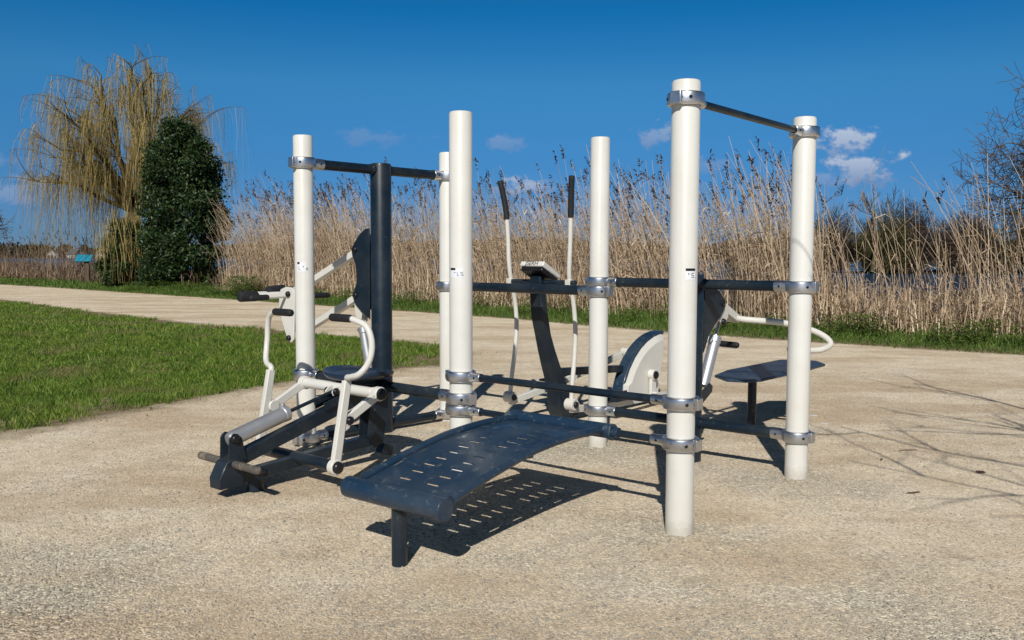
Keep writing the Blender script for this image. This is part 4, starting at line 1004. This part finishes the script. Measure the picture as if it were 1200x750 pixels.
def scrub(label, base, R_, H, n, seed, mat):
    """leafless thicket: hundreds of thin upward twigs from many stems"""
    root = thing('scrub_bush', label, 'bush', base, group='leafless bushes across the inlet'); g = np.random.default_rng(seed)
    ns = 40; a = g.uniform(0, 2*PI, ns); r = R_*.5*np.sqrt(g.random(ns)); B = np.column_stack([r*np.cos(a), r*np.sin(a)*.6, np.zeros(ns)])
    tipr = R_*np.sqrt(g.random(ns)); tips = np.column_stack([tipr*np.cos(a), tipr*np.sin(a)*.6, H*(1-.45*(tipr/R_)**2)*g.uniform(.6, 1.0, ns)])
    k = 5; tt = np.linspace(0, 1, k)[None, :, None]; C_ = B[:, None]*(1-tt)+tips[:, None]*tt + g.normal(0, .15, (ns, k, 3))*tt*(1-tt)*3
    st = TB(); st.tubes(C_, np.broadcast_to(.06*(1.1-np.linspace(0, 1, k)), (ns, k)), 0, 4); st.build('stems', [mat], root)
    i = g.integers(0, ns, n); u = g.uniform(.08, 1, n)*(k-1); j = np.minimum(u.astype(int), k-2); f = (u-j)[:, None]; b = C_[i, j]*(1-f)+C_[i, j+1]*f
    b += g.normal(0, R_*.10, (n, 3))*np.array([1, .8, .35]); b[:, 2] = np.maximum(b[:, 2], .05)
    d = g.normal(size=(n, 3))*.55; d[:, 2] += .8; d /= np.linalg.norm(d, axis=1, keepdims=True); L = g.uniform(.3, 1.1, n)[:, None]
    W = np.cross(d, g.normal(size=(n, 3))); W /= np.linalg.norm(W, axis=1, keepdims=True); W *= .026
    t = TB(); t.tris(b-W, b+W, b+d*L); t.build('twigs', [mat], root)
for i, (x, y, R_, H, n, mt, lb) in enumerate([
    (30.5, 96, 3.4, 4.2, 5200, 'scrub2', 'olive brown leafless bush at the left end of the far scrub'),
    (34.5, 98, 3.6, 5.9, 6500, 'scrub', 'brown leafless bush left of the tall bare tree'),
    (39.5, 96, 3.2, 5.0, 6000, 'scrub2', 'olive leafless bush under the tall bare tree'),
    (43.0, 99, 4.0, 6.9, 8000, 'scrub', 'tallest dark brown leafless bush across the inlet'),
    (48.5, 97, 3.6, 5.4, 6500, 'scrub', 'rounded brown leafless bush right of the tallest one'),
    (53.0, 99, 3.6, 4.6, 6000, 'scrub2', 'lower olive leafless bush on the right of the scrub'),
    (58.0, 98, 3.8, 4.9, 6000, 'scrub', 'brown leafless bush near the right edge across the inlet'),
    (63.5, 100, 4.0, 5.2, 6000, 'scrub', 'last brown leafless bush of the scrub at the right edge'),
    (26.5, 99, 2.8, 2.8, 3600, 'scrub', 'lowest brown leafless bush nearest the open water')]):
    scrub(lb, (x, y, -.5), R_*1.18, H*1.27+.3, int(n*1.7), 50+i, mt)
tr = bare_tree('thicket_tree', 'dense reddish brown leafless thicket standing in the reeds at the right edge', 'tree', (10.75, 17.4, -.2), 1.5, .06, 44, 4, 'bark', .38, (5, 7), .14, .12, (-.05, 0, 1), .005)
# tree whose branches throw the thin shadows on the gravel at the right
def shade_tree():
    base = (4.7, -1.2, 0); root = thing('bare_tree', 'leafless tree just outside the view whose branch shadows cross the gravel', 'tree', base); T = Tree(9)
    T.seg.append((0, [Vector((0, 0, -.1)), Vector((.05, 0, 1.0)), Vector((0, .1, 2.0)), Vector((-.1, .2, 3.4))], [.13, .11, .09, .06]))
    def limb(p, e, r0, seed):
        rr = random.Random(seed); p, e = Vector(p), Vector(e); n = 6; pts = [p.lerp(e, i/n)+Vector((rr.gauss(0, .07), rr.gauss(0, .07), rr.gauss(0, .07)+.25*math.sin(PI*i/n))) for i in range(n+1)]
        T.seg.append((1, pts, [r0*(1-.85*i/n)+.004 for i in range(n+1)]))
        for j in range(9):
            f = rr.uniform(.25, 1)*n; i = min(int(f), n-1); q = pts[i].lerp(pts[i+1], f-i); d = (e-p).normalized()*.8+Vector((rr.gauss(0, .45), rr.gauss(0, .45), rr.gauss(0, .35)))
            L = rr.uniform(.5, 1.3); sp = [q]
            for k in range(5): d = (d+Vector((rr.gauss(0, .15),)*1+(rr.gauss(0, .15), rr.gauss(0, .15)))).normalized(); sp.append(sp[-1]+d*L/5)
            T.seg.append((2, sp, [.011*(1-.8*k/5) for k in range(6)]))
            for m_ in range(3):
                i3 = rr.randint(1, 4); d3 = (d+Vector((rr.gauss(0, .6), rr.gauss(0, .6), rr.gauss(0, .6)))).normalized(); s3 = [sp[i3]+d3*rr.uniform(.3, .5)*k/5 for k in range(6)]
                T.seg.append((3, s3, [.006*(1-.7*k/5) for k in range(6)]))
    for p_, e_, r_, sd_ in [((0, .1, 1.7), (-1.25, 6.1, 2.95), .034, 1), ((0, .1, 1.9), (-2.7, 4.1, 2.75), .022, 2), ((0, .1, 1.8), (-2.95, 3.3, 2.6), .018, 3),
                            ((0, .1, 2.2), (-2.0, 4.9, 2.9), .020, 4), ((-.1, .2, 3.2), (.8, 2.2, 4.8), .03, 5), ((0, .1, 1.6), (-1.5, 5.0, 2.3), .018, 6)]: limb(p_, e_, r_, sd_)
    a = TB(); T.emit(a, (0,), 0, .004, 8); a.build('trunk', ['bark'], root); b = TB(); T.emit(b, (1, 2, 3), 0, .003, 4); b.build('crown', ['bark'], root)
shade_tree()

# ---------------------------------------------------------------- far shore
def far_wood():
    g = np.random.default_rng(77); n = 1500
    X = g.uniform(-640, 760, n); 
    # crowns follow the far bank at several depths
    s = g.random(n); P = np.column_stack([X, 0*X])
    ys = np.interp(X, EDGE[:, 0], EDGE[:, 1])
    # find y where the distance beyond the edge is in the wooded belt
    want = 425+s*130; Y = np.full(n, 380.)
    for _ in range(25):
        P = np.column_stack([X, Y]); Y = Y + (want-edge_d(P))*.9
    P = np.column_stack([X, Y]); z = ground_z(P)
    Hh = g.uniform(5.0, 8.5, n)*(.75+.5*vnoise(P, .012, 61)); left = (X < -165); Hh[left] *= .85
    tb = TB(); m = 70; c = np.column_stack([P, z])[:, None]; v = g.normal(size=(n, m, 3)); v /= np.linalg.norm(v, axis=2, keepdims=True); v *= g.uniform(.5, 1.0, (n, m, 1))
    C_ = c + v*np.stack([Hh*.62, Hh*.62, Hh*.5], -1)[:, None] + np.array([0, 0, 1.])*(Hh*.5)[:, None, None]
    C_ = C_.reshape(-1, 3); k = len(C_); A = g.normal(size=(k, 3)); B = g.normal(size=(k, 3)); tb.tris(C_+A*.9, C_+B*.9, C_-(A+B)*.5)
    o = tb.build('far_wood', ['farwood']); tag(o, 'dark distant wooded shore across the lake', 'wood', kind='stuff')
far_wood()
M['render'] = paint('house_render', (.42, .42, .41), (.3, .3, .28), .8, .7, coat=0)
M['slate'] = paint('slate_roof', (.10, .11, .13), (.16, .16, .16), .7, .6, coat=0)
M['pane'] = paint('dark_pane', (.03, .035, .045), (.05, .05, .05), .15, .8, coat=0)
def house(x, y, w, d, h, rz, label):
    z = float(ground_z(np.array([[x, y]]))[0]); t = thing('house', label, 'house', (x, y, z), rz, 'white houses on the far shore')
    MB().box((0, 0, h/2-.5), (w, d, h+1)).prism([(-w/2, h), (w/2, h), (0, h+w*.38)], -d/2+.01, d/2-.01).build('wall', 'render', t)
    r = MB()
    for sg in (-1, 1): r.beam((sg*(w/2+.35), 0, h-.2), (0, 0, h+w*.38+.12), d+.7, .22)
    rf = r.build('roof', 'slate', t); MB().box((w*.12, d*.3, h+w*.42), (.7, .9, 1.8)).build('chimney', 'render', rf)
    for sx in (-.28, .28):
        MB().box((sx*w, -d/2-.03, h*.45), (1.1, .08, 1.5)).build('window', 'pane', t, label=None)
    MB().box((0, -d/2-.03, .95), (1.0, .08, 2.1)).build('door', 'pane', t)
for x, y, w, d, h, rz, lb in [(-236, 462, 9, 8, 4.6, .2, 'small white house at the left of the far shore group'), (-221, 455, 11, 9, 5.2, 1.2, 'broad white house with slate roof on the far shore'),
                          (-216, 474, 8, 9, 5.5, -.2, 'white gabled house uphill on the far shore'), (-207, 452, 9, 9, 4.4, .5, 'white house lowest by the far water'), (-205, 478, 10, 8, 5.8, .9, 'tallest white house on the far shore hill')]:
    house(x, y, w*.6, d*.6, h*.6, rz, lb)

# ---------------------------------------------------------------- information board, bits on the ground
def info_board(x, y, rz, s, label):
    t = thing('information_board', label, 'sign', (x, y, 0), rz, 'blue information boards by the water')
    MB().box((0, 0, .45*s), (.20*s, .14*s, 1.0*s)).build('post', 'brown', t, bevel=.01)
    p = MB(); R_ = Matrix.Rotation(math.radians(38), 3, 'X'); p.box((-.10*s, 0, 1.10*s), (.62*s, .42*s, .05), R_); p.build('panel', 'teal', t, bevel=.008)
    q = MB().box((-.02, 0, 1.06*s), (.30*s, .26*s, .10*s), R_); q.build('bracket', 'black', t, bevel=.005)
info_board(-17.35, 36.6, 0.15, 1.0, 'sloping turquoise information board on a brown post near the willow')
info_board(-18.0, 41.0, 0.1, 1.1, 'second turquoise board farther off, partly behind the first one')
def pebbles():
    g = np.random.default_rng(5); n = 210000
    y = 2.5+8*g.random(n)**2.1; x = g.uniform(-.62, .62, n)*y*1.05; P = np.column_stack([x, y]); P = P[~inside(P, LAWN)]
    k = vnoise(P, .7, 71)*.6+vnoise(P, 2.5, 72)*.4 > g.uniform(.1, .75, len(P)); P = P[k]; n = len(P)
    ex = []
    for q in list(PT.values())+[(PT['E']+PT['F'])/2, (PT['C']+PT['B'])/2, (PT['A']+PT['D'])/2-U*1.10, (PT['C']+PT['B'])/2+U*1.10+V_*.115, (PT['D']+PT['E'])/2-U*.85]:
        m = 420; rr = .05+np.abs(g.normal(0, .075, m)); aa = g.uniform(0, 2*PI, m); ex.append(np.column_stack([q.x+rr*np.cos(aa), q.y+rr*np.sin(aa)]))
    P = np.vstack([P]+ex); n = len(P)
    r = g.gamma(3, .00085, n).clip(.0011, .0075); z = ground_z(P)+r*.25
    O = np.array([(1, 0, 0), (0, 1, 0), (-1, 0, 0), (0, -1, 0), (0, 0, 1), (0, 0, -.6)], float)
    a = g.uniform(0, 2*PI, n); ca, sa = np.cos(a), np.sin(a); sc = np.stack([r*g.uniform(.8, 1.5, n), r*g.uniform(.7, 1.1, n), r*g.uniform(.5, .9, n)], -1)
    V = O[None]*sc[:, None] + g.normal(0, .12, (n, 6, 3))*r[:, None, None]
    V = np.stack([V[..., 0]*ca[:, None]-V[..., 1]*sa[:, None], V[..., 0]*sa[:, None]+V[..., 1]*ca[:, None], V[..., 2]], -1)+np.column_stack([P, z])[:, None]
    T = np.array([(0, 1, 4), (1, 2, 4), (2, 3, 4), (3, 0, 4), (1, 0, 5), (2, 1, 5), (3, 2, 5), (0, 3, 5)])
    o = npmesh('gravel', V.reshape(-1, 3), None, (np.arange(n)[:, None, None]*6+T[None]).reshape(-1, 3), mats=('stone',))
    tag(o, 'loose small stones scattered over the sandy ground', 'gravel', kind='stuff')
pebbles()
def twig(x, y, rz, L, r, label):
    t = MB(); rr = random.Random(int(x*100)); pts = [(L*(i/5-.5), rr.gauss(0, L*.04), r+abs(rr.gauss(0, L*.02))) for i in range(6)]
    t.tube(pts, [r*.6, r, r*1.1, r, r*.8, r*.4], 8); o = t.build('fallen_twig', 'twig'); o.location = (x, y, 0); o.rotation_euler = (0, 0, rz); tag(o, label, 'twig', 'fallen twigs on the gravel')
twig(2.13, 4.67, .35, .085, .0045, 'thick short brown twig lying right of the right hand post')
twig(2.56, 5.72, .15, .13, .003, 'thin dark twig farthest away on the gravel')
twig(2.72, 5.12, -.5, .05, .007, 'stubby dark piece of bark on the gravel')
twig(2.28, 5.45, 1.0, .06, .004, 'small curved twig between the bark piece and the bench')
def scrap(x, y, rz, w, d, label):
    g = random.Random(int(x*1000)); n = 12; vs = [(w*math.cos(a)*g.uniform(.5, 1.1), d*math.sin(a)*g.uniform(.5, 1.1)) for a in [2*PI*i/n for i in range(n)]]
    m = MB().slab(vs, .001, .006); o = m.build('paper_scrap', 'label'); o.location = (x, y, 0); o.rotation_euler = (0, .05, rz); tag(o, label, 'litter', 'white scraps on the gravel')
scrap(2.39, 6.97, .2, .045, .03, 'white paper scrap farther from the camera behind the right post')
scrap(2.36, 6.62, -.4, .05, .022, 'white paper scrap nearer the right post')
